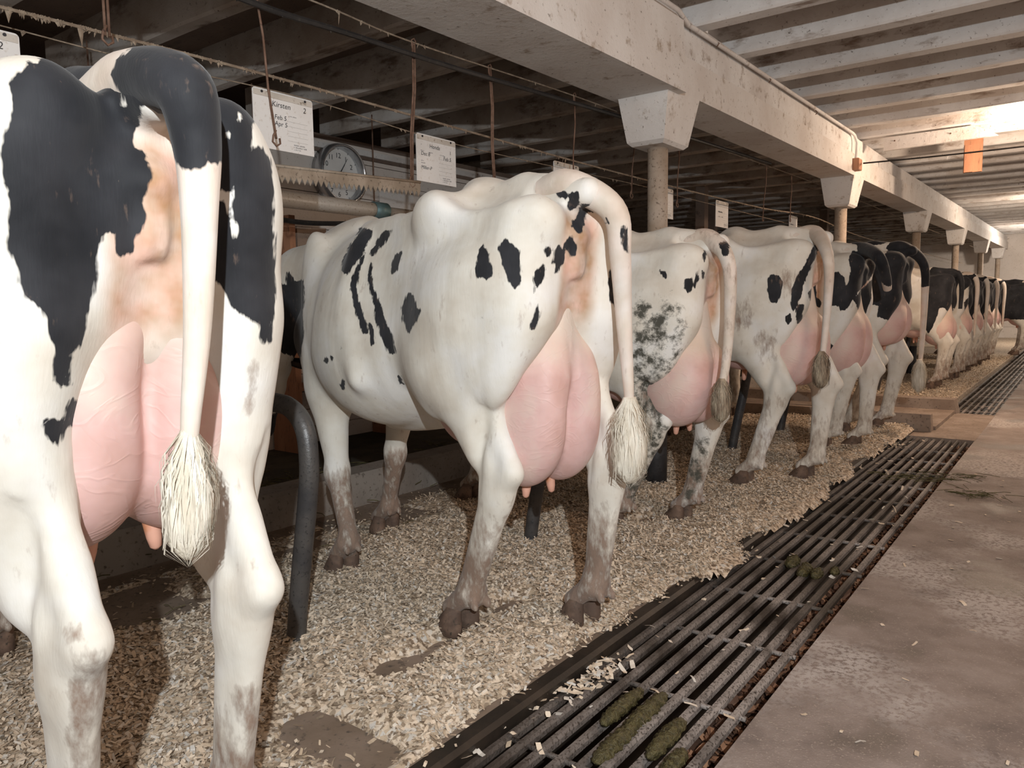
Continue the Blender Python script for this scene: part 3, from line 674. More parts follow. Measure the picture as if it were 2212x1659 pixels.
# manure on the grate
m, nt, b = new_mat('manure'); vv = world_coords(nt); f2 = noise(nt, vv, 70, 4, .65)
setb(nt, b, ramp(nt, f2, [(.35, (.045, .038, .014)), (.65, (.12, .10, .038))]), .5); bump(nt, b, f2, 1.0, .012); MMAN = m
def clump(px, ln, wd, hh, label, seed):
    g = on_z(px, ZG); r = np.random.default_rng(seed)
    n, mseg = 28, 14; V = []; F = []
    for i in range(n + 1):
        t = i / n * 2 - 1
        for k in range(mseg):
            a = 2 * math.pi * k / mseg
            rr = math.sqrt(max(0, 1 - abs(t) ** 3)) * (1 + .28 * math.sin(i * 1.9 + k * 2.3 + seed) * math.sin(i * .8 + seed) + r.uniform(-.13, .13))
            V.append((wd * rr * math.cos(a), ln * t, max(-.012, hh * rr * math.sin(a)) + .002))
    for i in range(n):
        for k in range(mseg): F.append((i * mseg + k, i * mseg + (k + 1) % mseg, (i + 1) * mseg + (k + 1) % mseg, (i + 1) * mseg + k))
    F += [tuple(range(mseg - 1, -1, -1)), tuple(range(n * mseg, (n + 1) * mseg))]
    o = mesh_obj('manure_clump', V, F, MMAN, None, True); o.location = (g[0], g[1], ZG + .004)
    tag(o, label, 'manure', 'manure lying on the gutter grate'); return o
for k, (q, ln, wd, hh) in enumerate((((1345, 1530), .12, .022, .020), ((1395, 1545), .13, .023, .022), ((1440, 1600), .11, .023, .022), ((1330, 1610), .11, .024, .020), ((1455, 1655), .07, .02, .018))):
    clump(q, ln, wd, hh, ['ridge of green-brown manure nearest the bedding on the near grate', 'longest ridge of green-brown manure in the middle of the near grate', 'ridge of green-brown manure nearest the alley on the near grate', 'thick manure ridge lying alongside the longest one on the near grate', 'short manure ridge at the foot of the near grate pile'][k], k + 1)
for k, (q, ln, wd, hh) in enumerate((((1712, 1218), .055, .024, .026), ((1738, 1236), .07, .022, .026), ((1764, 1243), .045, .02, .022), ((1803, 1238), .03, .016, .018))):
    clump(q, ln, wd, hh, ['rounded manure lump on the grate opposite the spotted cow, nearest the bedding', 'largest rounded manure lump on the grate opposite the spotted cow', 'rounded manure lump next to the largest one opposite the spotted cow', 'smallest manure lump set apart nearest the alley edge'][k], k + 11)
# ------------------------------------------------------------------ cows: implicit surface -> one continuous skin
def hide_material():
    m, nt, b = new_mat('cow_hide')
    v = coords(nt, (1, 1, 1))
    vs = coords(nt, (1, 1, .22))
    edge = noise(nt, vs, 75, 2); edge2 = noise(nt, v, 16, 3)
    d = attr(nt, 'patch')
    d = mth(nt, 'ADD', d, mth(nt, 'MULTIPLY', mth(nt, 'SUBTRACT', edge, .40), .020))
    d = mth(nt, 'ADD', d, mth(nt, 'MULTIPLY', mth(nt, 'SUBTRACT', edge2, .5), .020))
    blk = mth(nt, 'MULTIPLY_ADD', d, 260, .5, clamp=True)
    tone = noise(nt, v, 5, 4)
    white = ramp(nt, tone, [(.35, (.64, .59, .51)), (.5, (.73, .70, .63)), (.65, (.79, .78, .75))])
    grey = noise(nt, v, 7, 3)
    black = ramp(nt, grey, [(.35, (.010, .011, .014)), (.65, (.028, .029, .034))])
    # bare tan skin of the perineum and the top of the tail
    tn = mth(nt, 'MULTIPLY', attr(nt, 'tan'), ramp(nt, noise(nt, v, 14, 3), [(.3, (.6, .6, .6)), (.6, (1, 1, 1))]))
    white = mixc(nt, tn, white, ramp(nt, noise(nt, v, 9, 3), [(.4, (.42, .24, .13)), (.6, (.66, .42, .33))]))
    col = mixc(nt, blk, white, black)
    # manure staining: amount per region times streaky noise
    st = noise(nt, coords(nt, (1, 1, .35)), 42, 4, .65); sl = noise(nt, v, 9, 3)
    q = mth(nt, 'ADD', mth(nt, 'MULTIPLY', attr(nt, 'dirt'), 1.5), mth(nt, 'MULTIPLY_ADD', st, 3.0, -1.95))
    q = mth(nt, 'ADD', q, mth(nt, 'MULTIPLY_ADD', sl, .9, -.45), clamp=True)
    col = mixc(nt, mth(nt, 'MULTIPLY', q, .93), col, ramp(nt, st, [(.4, (.15, .098, .072)), (.65, (.26, .175, .13))]))
    # dark dried dung crust
    cr = noise(nt, v, 17, 6, .72)
    q2 = mth(nt, 'MULTIPLY', mth(nt, 'ADD', attr(nt, 'crust'), mth(nt, 'MULTIPLY_ADD', cr, 3.2, -2.2)), 2.2, clamp=True)
    col = mixc(nt, q2, col, (.085, .083, .068))
    setb(nt, b, col, .72, 0, .25)
    b.inputs['Sheen Weight'].default_value = .12
    hair = noise(nt, coords(nt, (1, 1, .16)), 190, 2); ribs = noise(nt, coords(nt, (1.6, .4, .25)), 9, 2)
    fold = noise(nt, coords(nt, (1, .7, .35)), 11, 2)
    hh = mth(nt, 'ADD', mth(nt, 'MULTIPLY', hair, .10), mth(nt, 'ADD', mth(nt, 'MULTIPLY', fold, .5), mth(nt, 'MULTIPLY', ribs, .7)))
    bump(nt, b, hh, .40, .012)
    return m
def udder_material():
    m, nt, b = new_mat('udder_skin')
    v = coords(nt)
    t = noise(nt, v, 6, 4)
    pink = ramp(nt, t, [(.35, (.60, .38, .34)), (.5, (.68, .45, .42)), (.65, (.70, .52, .47))])
    col = mixc(nt, mth(nt, 'MULTIPLY_ADD', mth(nt, 'ADD', attr(nt, 'fade'), mth(nt, 'MULTIPLY_ADD', t, .8, -.4)), 1.2, 0, clamp=True), pink, (.70, .58, .49))
    setb(nt, b, col, .5, 0, .35)
    b.inputs['Subsurface Weight'].default_value = .12
    b.inputs['Subsurface Radius'].default_value = (.02, .008, .005)
    vein = nt.nodes.new('ShaderNodeTexNoise'); vein.inputs['Scale'].default_value = 7; vein.inputs['Detail'].default_value = 2; vein.inputs['Distortion'].default_value = 1.5
    nt.links.new(coords(nt, (1, 1, 1.5)), vein.inputs['Vector'])
    ridge = mth(nt, 'ABSOLUTE', mth(nt, 'SUBTRACT', vein.outputs['Fac'], .5))
    ridge = ramp(nt, ridge, [(0, (1, 1, 1)), (.05, (0, 0, 0))])
    hh = mth(nt, 'ADD', mth(nt, 'MULTIPLY', ridge, .35), mth(nt, 'MULTIPLY', noise(nt, v, 120, 2), .06))
    bump(nt, b, hh, .20, .008)
    return m
MHIDE = hide_material(); MUDDER = udder_material()
MHOOF = speckle_mat('hoof_horn', (.10, .065, .048), (.19, .125, .09), (.05, .04, .03), 14, 70, .8)
MTEAT, _nt, _b = new_mat('teat_skin'); setb(_nt, _b, ramp(_nt, noise(_nt, coords(_nt), 20, 3), [(.4, (.60, .26, .14)), (.6, (.70, .38, .28))]), .5)
MEAR, _nt, _b = new_mat('ear_hair'); setb(_nt, _b, ramp(_nt, noise(_nt, coords(_nt), 25, 3), [(.4, (.012, .011, .011)), (.7, (.06, .035, .028))]), .7)
MEYE, _nt, _b = new_mat('eye_wet'); setb(_nt, _b, ramp(_nt, noise(_nt, coords(_nt), 40, 2), [(.4, (.008, .006, .005)), (.7, (.02, .014, .01))]), .08)
def switch_mat(name, c1, c2):
    m, nt, b = new_mat(name)
    setb(nt, b, ramp(nt, noise(nt, coords(nt, (1, 1, .3)), 30, 3), [(.35, c1), (.65, c2)]), .7)
    bump(nt, b, noise(nt, coords(nt, (1, 1, .06)), 160, 2), .6, .006)
    return m
MSWITCH = switch_mat('tail_hair', (.56, .50, .40), (.76, .72, .63))
MSWITCHD = switch_mat('tail_hair_soiled', (.17, .12, .08), (.45, .38, .28))

class Field:
    def __init__(s, lo, hi, h):
        s.lo = np.array(lo, np.float32); s.h = h
        s.n = tuple(int(math.ceil((b - a) / h)) + 1 for a, b in zip(lo, hi))
        s.ax = [np.float32(lo[i]) + np.arange(s.n[i], dtype=np.float32) * np.float32(h) for i in range(3)]
        s.F = np.full(s.n, 1.0, np.float32)
    def sl(s, lo, hi, m):
        r = []
        for i in range(3):
            a = max(0, int((lo[i] - m - s.lo[i]) / s.h)); b = min(s.n[i], int((hi[i] + m - s.lo[i]) / s.h) + 2)
            if b <= a: return None
            r.append(slice(a, b))
        return tuple(r)
    def grid(s, q):
        return s.ax[0][q[0]][:, None, None], s.ax[1][q[1]][None, :, None], s.ax[2][q[2]][None, None, :]
    def comb(s, q, d, k, sub=False):
        if q is None: return
        a = s.F[q]
        if sub:
            h = np.clip(.5 - .5 * (a + d) / k, 0, 1); s.F[q] = a * (1 - h) - d * h + k * h * (1 - h)
        else:
            h = np.clip(.5 + .5 * (d - a) / k, 0, 1); s.F[q] = d * (1 - h) + a * h - k * h * (1 - h)
    def ell(s, c, r, k=.04, rot=None, sub=False):
        """ellipsoid; rot = (pitch about y, roll about x, yaw about z) in degrees"""
        R = max(r); q = s.sl([v - R for v in c], [v + R for v in c], k + .03)
        if q is None: return
        x, y, z = s.grid(q); x = x - c[0]; y = y - c[1]; z = z - c[2]
        if rot:
            M = (Matrix.Rotation(math.radians(rot[2]), 3, 'Z') @ Matrix.Rotation(math.radians(rot[0]), 3, 'Y') @ Matrix.Rotation(math.radians(rot[1]), 3, 'X')).transposed()
            x, y, z = (M[i][0] * x + M[i][1] * y + M[i][2] * z for i in range(3))
        k0 = np.sqrt((x / r[0]) ** 2 + (y / r[1]) ** 2 + (z / r[2]) ** 2) + 1e-6
        k1 = np.sqrt((x / r[0] ** 2) ** 2 + (y / r[1] ** 2) ** 2 + (z / r[2] ** 2) ** 2) + 1e-6
        s.comb(q, (k0 * (k0 - 1) / k1).astype(np.float32), k, sub)
    def cone(s, a, b, r1, r2, k=.04, sy=1.0, sub=False):
        """tapered capsule; sy>1 squashes it sideways"""
        R = max(r1, r2)
        q = s.sl([min(a[i], b[i]) - R for i in range(3)], [max(a[i], b[i]) + R for i in range(3)], k + .03)
        if q is None: return
        x, y, z = s.grid(q); ax, ay, az = a; bx, by, bz = b[0] - ax, b[1] - ay, b[2] - az
        x = x - ax; y = y - ay; z = z - az
        t = np.clip((x * bx + y * by + z * bz) / (bx * bx + by * by + bz * bz + 1e-9), 0, 1)
        d = np.sqrt((x - bx * t) ** 2 + ((y - by * t) * sy) ** 2 + (z - bz * t) ** 2) - (r1 + (r2 - r1) * t)
        if sy > 1: d = d / (1 + (sy - 1) * .5)
        s.comb(q, d.astype(np.float32), k, sub)
    def trunk(s, st, k=.04):
        """st rows: x, ztop, zbot, halfwidth, z of widest, exponent top, exponent bottom"""
        st = np.array(st, np.float32)
        q = s.sl((st[0, 0] - .05, -.5, .4), (st[-1, 0] + .05, .5, 1.6), .05)
        x, y, z = s.grid(q); xs = x[:, 0, 0]
        g = []
        for i in range(1, 7):
            c = np.array(spline(np.stack([np.arange(len(st)), st[:, i]], 1), 240))
            xx = np.interp(c[:, 0], np.arange(len(st)), st[:, 0])
            g.append(np.interp(xs, xx, c[:, 1]).astype(np.float32)[:, None, None])
        zt, zb, w, zc, pt, pb = g
        up = z > zc
        hz = np.where(up, zt - zc, zc - zb); p = np.where(up, pt, pb)
        u = np.abs(z - zc) / hz; v = np.abs(y) / w
        rad = (u ** p + v ** p + 1e-6) ** (1 / p)
        d = (rad - 1) * np.minimum(hz, w) * .9
        ends = np.maximum(st[0, 0] - x, x - st[-1, 0])
        kk = .09; hm = np.clip(.5 - .5 * (d - ends) / kk, 0, 1)
        d = d * (1 - hm) + ends * hm + kk * hm * (1 - hm)
        s.comb(q, d.astype(np.float32), k)
    def mesh(s, smooth=2):
        """surface nets"""
        F = s.F; I = F < 0
        nx, ny, nz = s.n
        c = np.zeros((nx - 1, ny - 1, nz - 1), np.int8)
        for i in (0, 1):
            for j in (0, 1):
                for k in (0, 1): c += I[i:nx - 1 + i, j:ny - 1 + j, k:nz - 1 + k]
        act = np.argwhere((c > 0) & (c < 8))
        idx = np.full(c.shape, -1, np.int32); idx[tuple(act.T)] = np.arange(len(act))
        off = np.array([(i, j, k) for i in (0, 1) for j in (0, 1) for k in (0, 1)])
        val = np.stack([F[act[:, 0] + o[0], act[:, 1] + o[1], act[:, 2] + o[2]] for o in off], 1)
        acc = np.zeros((len(act), 3)); cnt = np.zeros(len(act))
        for a in range(8):
            for b in range(a + 1, 8):
                if np.abs(off[a] - off[b]).sum() != 1: continue
                va, vb = val[:, a], val[:, b]; m = (va < 0) != (vb < 0)
                t = np.where(m, va / np.where(m, va - vb, 1), 0)
                acc += np.where(m[:, None], off[a] + t[:, None] * (off[b] - off[a]), 0); cnt += m
        V = (act + acc / cnt[:, None]) * s.h + s.lo
        faces = []
        for ax in range(3):
            o1, o2 = [(1, 2), (2, 0), (0, 1)][ax]
            sh = [slice(1, -1)] * 3; sh[ax] = slice(0, -1); sh2 = list(sh); sh2[ax] = slice(1, None)
            A = I[tuple(sh)]; B = I[tuple(sh2)]
            e = np.argwhere(A != B)
            flip = A[tuple(e.T)]
            e = e + 1; e[:, ax] -= 1
            d1 = np.zeros(3, int); d1[o1] = 1; d2 = np.zeros(3, int); d2[o2] = 1
            g = lambda p: idx[tuple(p.T)]
            quad = np.stack([g(e - d1 - d2), g(e - d2), g(e), g(e - d1)], 1)
            quad[~flip] = quad[~flip][:, ::-1]
            faces.append(quad)
        Q = np.vstack(faces); Q = Q[(Q >= 0).all(1)]
        if smooth:
            ea = np.concatenate([Q[:, 0], Q[:, 1], Q[:, 2], Q[:, 3]]); eb = np.concatenate([Q[:, 1], Q[:, 2], Q[:, 3], Q[:, 0]])
            cn = np.bincount(ea, minlength=len(V)) + np.bincount(eb, minlength=len(V))
            for lam in [.5, -.52] * smooth:
                L = np.stack([np.bincount(ea, V[eb, i], len(V)) + np.bincount(eb, V[ea, i], len(V)) for i in range(3)], 1) / np.maximum(cn, 1)[:, None]
                V = V + lam * (L - V)
        return V, Q
def vnormals(V, Q):
    n = np.cross(V[Q[:, 2]] - V[Q[:, 0]], V[Q[:, 3]] - V[Q[:, 1]])
    out = np.zeros_like(V)
    for c in range(4):
        for i in range(3): out[:, i] += np.bincount(Q[:, c], n[:, i], len(V))
    return out / (np.linalg.norm(out, axis=1)[:, None] + 1e-12)
def poly_sd(P, poly):
    """signed distance in pixels, positive inside"""
    A = np.array(poly, float); B = np.roll(A, -1, 0)
    best = np.full(len(P), 1e9); ins = np.zeros(len(P), bool)
    for a, b in zip(A, B):
        e = b - a; w = P - a
        t = np.clip((w @ e) / (e @ e + 1e-9), 0, 1)
        best = np.minimum(best, ((w - t[:, None] * e) ** 2).sum(1))
        c = (a[1] > P[:, 1]) != (b[1] > P[:, 1])
        if abs(e[1]) > 1e-9: ins ^= c & (P[:, 0] < e[0] * (P[:, 1] - a[1]) / e[1] + a[0])
    return np.where(ins, 1, -1) * np.sqrt(best)
TRUNK = [  # x, top, bottom, half width, z of widest, exponents
    (.00, 1.420, 1.06, .135, 1.26, 2.3, 2.0), (.10, 1.468, .98, .195, 1.24, 2.2, 2.2), (.28, 1.492, .90, .235, 1.20, 2.0, 2.2),
    (.50, 1.474, .80, .270, 1.16, 2.5, 2.2), (.75, 1.462, .69, .315, 1.02, 2.1, 2.2), (1.0, 1.450, .635, .365, .97, 2.0, 2.2),
    (1.25, 1.440, .645, .345, .98, 1.9, 2.2), (1.50, 1.448, .69, .270, 1.02, 1.7, 2.2), (1.68, 1.42, .73, .215, 1.02, 1.7, 2.1), (1.82, 1.32, .80, .15, 1.04, 2, 2)]

def warp_x(x, ln):
    """body length between loin and shoulder"""
    return np.where(x > .6, .6 + (np.minimum(x, 1.7) - .6) * ln + np.maximum(0, x - 1.7), x)
def cow_body(p):
    s = Field((-.30, -.52, -.02), (2.72, .52, 1.64), p['vox'])
    fat = p.get('fat', 1.0)
    st = [(a, t, b + (1 - fat) * .1, w * fat, zc, e1, e2) for a, t, b, w, zc, e1, e2 in TRUNK]
    s.trunk(st)
    # spine, tail head
    sp = [(.06, 1.462), (.25, 1.487), (.52, 1.478), (.8, 1.456), (1.1, 1.438), (1.4, 1.448), (1.6, 1.42)]
    for (a, b), (c, d) in zip(sp[:-1], sp[1:]): s.cone((a, 0, b - .012), (c, 0, d - .012), .040, .038, .05)
    s.cone((.22, 0, 1.462), (-.035, 0, 1.435), .055, .042, .035)
    hk = p.get('hook', 1.0); pz = p.get('pin', 0.0); hx_ = p.get('hookx', .47); rw = p.get('rump', 1.0)
    for y in (-1, 1):
        # hook bone, ridge to the spine, thurl, pin bone
        s.ell((hx_, y * .243 * hk, 1.398), (.065, .036, .036), .12)
        s.cone((hx_ + .01, y * .215 * hk, 1.408), (hx_ + .06, y * .03, 1.455), .042, .040, .12)
        s.ell((.27, y * .235 * rw, 1.20), (.12, .055, .12), .10)
        s.ell((.035, y * .125 * rw, 1.350 + pz), (.055, .050, .060), .07)
        s.cone((.05, y * .125, 1.35 + pz), (hx_ - .04, y * .245, 1.385), .032, .04, .08)
        # thigh and buttock
        s.ell((.22, y * .185, 1.08), (.19, .085, .30), .09, (0, y * 5, 0))
        s.ell((.42, y * .215, .99), (.19, .075, .26), .09, (-12, 0, 0))
        s.ell((.10, y * .150 * rw, 1.19 + pz * .5), (.085, .082, .21), .07)
        # edge of the last rib and loin shelf
        s.cone((hx_ + .12, y * .20, 1.395), (1.05, y * .16, 1.40), .03, .03, .07)
        s.cone((.98, y * .225, 1.33), (.86, y * .320, .85), .025, .008, .10)
        s.ell((hx_ + .31, y * .425, 1.22), (.16, .105, .16), .14, (10, 0, 0), sub=True)
        s.ell((.25, y * .36, 1.36), (.15, .09, .06), .12, (8, 0, 0), sub=True)
        if rw > 1.1: s.ell((.16, y * .19, 1.31), (.15, .075, .12), .10)
        s.ell((hx_ - .17, y * .165, 1.505), (.14, .085, .075), .09, (4, 0, 0), sub=True)
        s.ell((hx_ + .20, y * .15, 1.51), (.14, .075, .055), .08, sub=True)
        s.ell((.085, y * .070, 1.455 + pz * .6), (.07, .026, .045), .04, sub=True)
        s.ell((1.33, y * .41, 1.18), (.07, .08, .26), .08, (-8, 0, 0), sub=True)
        # shoulder blade, point of shoulder, elbow
        s.ell((1.50, y * .19, 1.14), (.13, .07, .30), .08, (14, 0, 0))
        s.ell((1.66, y * .185, .98), (.10, .075, .11), .07)
        s.ell((1.46, y * .185, .82), (.13, .075, .14), .08)
    # rear cleft between the buttocks
    s.ell((-.055, 0, .98), (.115, .068, .28), .05, sub=True)
    s.ell((.04, 0, .74), (.22, .085, .24), .07, sub=True)
    # vulva and the two folds that run down to the udder
    s.ell((.008, 0, 1.31), (.03, .035, .03), .03)
    for y in (-1, 1):
        s.ell((.014, y * .012, 1.235), (.024, .014, .05), .02)
    # brisket, navel fold
    s.ell((1.70, 0, .80), (.16, .11, .16), .08)
    s.cone((1.2, 0, .645), (.75, 0, .70), .04, .05, .06)
    # hind legs
    for y, (hx, hy) in ((1, p['feet'][0]), (-1, p['feet'][1])):
        ox = hx - .16                                     # how far the foot stands from the square position
        fet = np.array((hx - .055, hy, .155))
        hock = np.array((.045 + ox * .62, y * .165 * .38 + hy * .62, .545))
        stif = np.array((.47 + ox * .10, y * .225, .92)); tx = p.get('thighx', .21)
        pnt = hock + (-.078, 0, .050)
        s.cone((.34, y * .19, 1.05), stif + (-.05, 0, .02), .15, .11, .08, 1.35)
        s.cone(stif + (-.10, -y * .02, .0), hock + (.018, 0, .05), .115, .060, .06, 1.2)
        s.cone((.11, y * .150 * rw, 1.08), (tx + ox * .33, y * .170, .82), .092, .070, .08, 1.2)   # rear of the thigh
        s.cone((tx + ox * .33, y * .170, .83), hock + (.045, 0, .12), .074, .050, .07, 1.25)
        s.cone(hock + (.045, 0, .27), pnt, .040, .028, .03)              # hamstring
        s.ell(hock + (-.058, 0, .036), (.036, .034, .050), .03, (-20, 0, 0))
        s.ell(hock + (.005, 0, -.01), (.066, .042, .090), .035)
        s.cone(hock + (.015, 0, -.03), fet + (0, 0, .05), .053, .040, .035, 1.3)
        s.cone(hock + (-.034, 0, -.02), fet + (-.032, 0, .03), .026, .023, .02)   # flexor tendon
        s.ell(fet, (.052, .050, .055), .03)
        for e in (-1, 1): s.ell(hock + (.020, e * .056, .15), (.012, .020, .10), .045, (-12, 0, 0), sub=True)
        for e in (-1, 1):
            s.cone(fet + (.0, e * .02, 0), (hx + .025, hy + e * .028, .088), .036, .032, .012)
            s.ell(fet + (-.050, e * .026, -.025), (.014, .014, .020), .010, (30, 0, 0))
    for y, (hx, hy) in ((1, p['feet'][2]), (-1, p['feet'][3])):
        hx = .6 + (hx - .6) / p.get('len', 1.0)
        fet = np.array((hx - .05, hy, .15))
        elb = np.array((1.46, y * .19, .80)); kn = elb * .47 + (fet + (.0, 0, 0)) * .53; kn[2] = .42; kn[0] += .025
        s.cone(elb + (.05, 0, .12), elb + (.02, 0, -.04), .115, .085, .07, 1.3)
        s.cone(elb + (.02, 0, -.03), kn + (0, 0, .04), .100, .054, .05, 1.15)
        s.ell(kn + (.006, 0, 0), (.054, .052, .072), .03)
        s.cone(kn, fet + (0, 0, .05), .046, .037, .03)
        s.cone(kn + (-.025, 0, -.04), fet + (-.022, 0, .03), .020, .019, .015)
        s.ell(fet, (.043, .048, .048), .03)
        for e in (-1, 1):
            s.cone(fet + (0, e * .02, 0), (hx + .025, hy + e * .028, .085), .035, .032, .012)
            s.ell(fet + (-.046, e * .026, -.02), (.013, .013, .018), .010, (30, 0, 0))
    # neck and lowered head
    hd = np.array(p.get('head', (2.28, 0, .86)))          # poll
    md = np.array((1.66 * .53 + hd[0] * .47, hd[1] * .45, 1.12 * .5 + hd[2] * .5 + .03))
    if 'neck' in p: md = np.array(p['neck'])
    s.cone((1.60, 0, 1.20), md, .20, .145, .10, 1.45)
    s.cone((1.66, 0, .98), md + (.02, 0, -.10), .16, .10, .10, 1.3)
    s.cone(md, hd + (-.03, 0, -.03), .145, .105, .08, 1.2)
    s.cone((1.50, 0, 1.36), md + (-.02, 0, .10), .085, .07, .14, 1.0)
    mz = hd + (.19, .0, -.42)                            # muzzle
    s.ell(hd + (.03, 0, -.07), (.10, .105, .11), .05)
    s.cone(hd + (.045, 0, -.10), mz + (-.02, 0, .07), .092, .068, .05, 1.0)
    s.ell(mz, (.072, .075, .055), .04, (25, 0, 0))
    s.cone(hd + (-.03, 0, -.19), mz + (-.06, 0, .05), .055, .045, .05)
    for y in (-1, 1):
        s.ell(hd + (.072, y * .082, -.125), (.03, .026, .028), .03)
        s.ell(mz + (.055, y * .034, .012), (.016, .012, .012), .012, sub=True)
    V, Q = s.mesh(2)
    ln = p.get('len', 1.0)
    V[:, 0] = warp_x(V[:, 0], ln)
    return V, Q

def udder_body(p):
    u = p['udder']; w = u.get('w', 1.0); zb = u.get('bottom', .53); xb = u.get('back', -.045); top = u.get('top', 1.06)
    s = Field((-.18, -.36, zb - .12), (.88, .36, 1.30), max(.009, p['vox'] * .8))
    sh = u.get('shift', 0.0)
    H = (top - .10) - zb
    for y in (-1, 1):
        yy = sh
        s.ell((xb + .175, yy + y * .088 * w, zb + H * .47), (.165, .112 * w, H * .50), .045 if y < 0 else .028, (u.get('tilt', -6), 0, 0))
        s.ell((xb + .20, yy + y * .085 * w, zb + .150), (.155, .118 * w, .150), .05)
        s.ell((xb + .46, yy + y * .085 * w, zb + .24), (.19, .115 * w, .165), .06, (10, 0, 0))
    s.cone((max(xb, 0) + .075, 0, 1.24), (xb + .13, sh * .6, zb + H * .72), .030, .095, .08, 1.0)
    # ligament groove seen from behind
    s.ell((xb - .02, sh, zb + H * .38), (.075, .010, H * .48), .03, (u.get('tilt', -6), 0, 0), sub=True)
    return s.mesh(3)

def hoof_mesh():
    mb = MB()
    for e in (-1, 1):
        rings = []
        for z, sx0, sx1, hw, off in ((.0, -.052, .078, .031, 0), (.03, -.05, .058, .031, .0), (.062, -.044, .03, .029, -.004), (.088, -.036, .012, .024, -.01)):
            ring = []
            for k in range(12):
                t = 2 * math.pi * k / 12
                cx = (sx0 + sx1) / 2; rx_ = (sx1 - sx0) / 2
                x = cx + rx_ * math.cos(t); yw = hw * (1 - .45 * max(0, math.cos(t)) ** 2)
                ring.append((x + .03 + off, e * .034 + yw * math.sin(t) - e * .006 * max(0, math.cos(t)), z))
            rings += ring
        f = [tuple(range(11, -1, -1)), tuple(range(36, 48))]
        for i in range(3):
            for k in range(12): f.append((i * 12 + k, i * 12 + (k + 1) % 12, (i + 1) * 12 + (k + 1) % 12, (i + 1) * 12 + k))
        mb.add(rings, f)
    me = bpy.data.meshes.new('hoof'); me.from_pydata(mb.v, [], mb.f); me.shade_smooth(); me.materials.append(MHOOF)
    return me
def teat_mesh():
    mb = MB(); mb.tube([(0, 0, .03), (0, 0, .0), (0, 0, -.03), (0, 0, -.048), (0, 0, -.054)], [.019, .017, .0145, .011, .004], 12)
    me = bpy.data.meshes.new('teat'); me.from_pydata(mb.v, [], mb.f); me.shade_smooth(); me.materials.append(MTEAT)
    return me
def ear_mesh():
    v = []; f = []; n = 9; m = 7
    for i in range(n):
        t = i / (n - 1); L = .19 * t; w = .055 * math.sin(math.pi * min(1, .12 + .86 * t) ** .9) + .006
        for j in range(m):
            a = (j / (m - 1) - .5) * 2
            v.append((w * a, L, -.035 * (1 - a * a) * math.sin(math.pi * (.2 + .7 * t)) - .03 * t * t))
    k = len(v)
    v += [(x, y, z - .008) for x, y, z in v]
    for i in range(n - 1):
        for j in range(m - 1):
            a = i * m + j; f += [(a, a + 1, a + m + 1, a + m), (k + a, k + a + m, k + a + m + 1, k + a + 1)]
    rim = [j for j in range(m)] + [i * m + m - 1 for i in range(1, n)] + [(n - 1) * m + j for j in range(m - 2, -1, -1)] + [i * m for i in range(n - 2, 0, -1)]
    for a, b in zip(rim, rim[1:] + rim[:1]): f.append((b, a, k + a, k + b))
    me = bpy.data.meshes.new('ear'); me.from_pydata(v, [], f); me.shade_smooth(); me.materials.append(MEAR)
    return me
def eye_mesh():
    mb = MB(); pts = [(0, 0, math.sin(t) * .019) for t in np.linspace(-1.5, 1.5, 9)]; mb.tube(pts, [math.cos(t) * .019 for t in np.linspace(-1.5, 1.5, 9)], 12)
    me = bpy.data.meshes.new('eye'); me.from_pydata(mb.v, [], mb.f); me.shade_smooth(); me.materials.append(MEYE)
    return me
HOOF, TEAT, EAR, EYE = hoof_mesh(), teat_mesh(), ear_mesh(), eye_mesh()
def inst(name, me, parent, loc, rot=(0, 0, 0), sc=(1, 1, 1)):
    o = bpy.data.objects.new(name, me); link(o, parent); o.location = loc; o.rotation_euler = rot; o.scale = sc
    return o

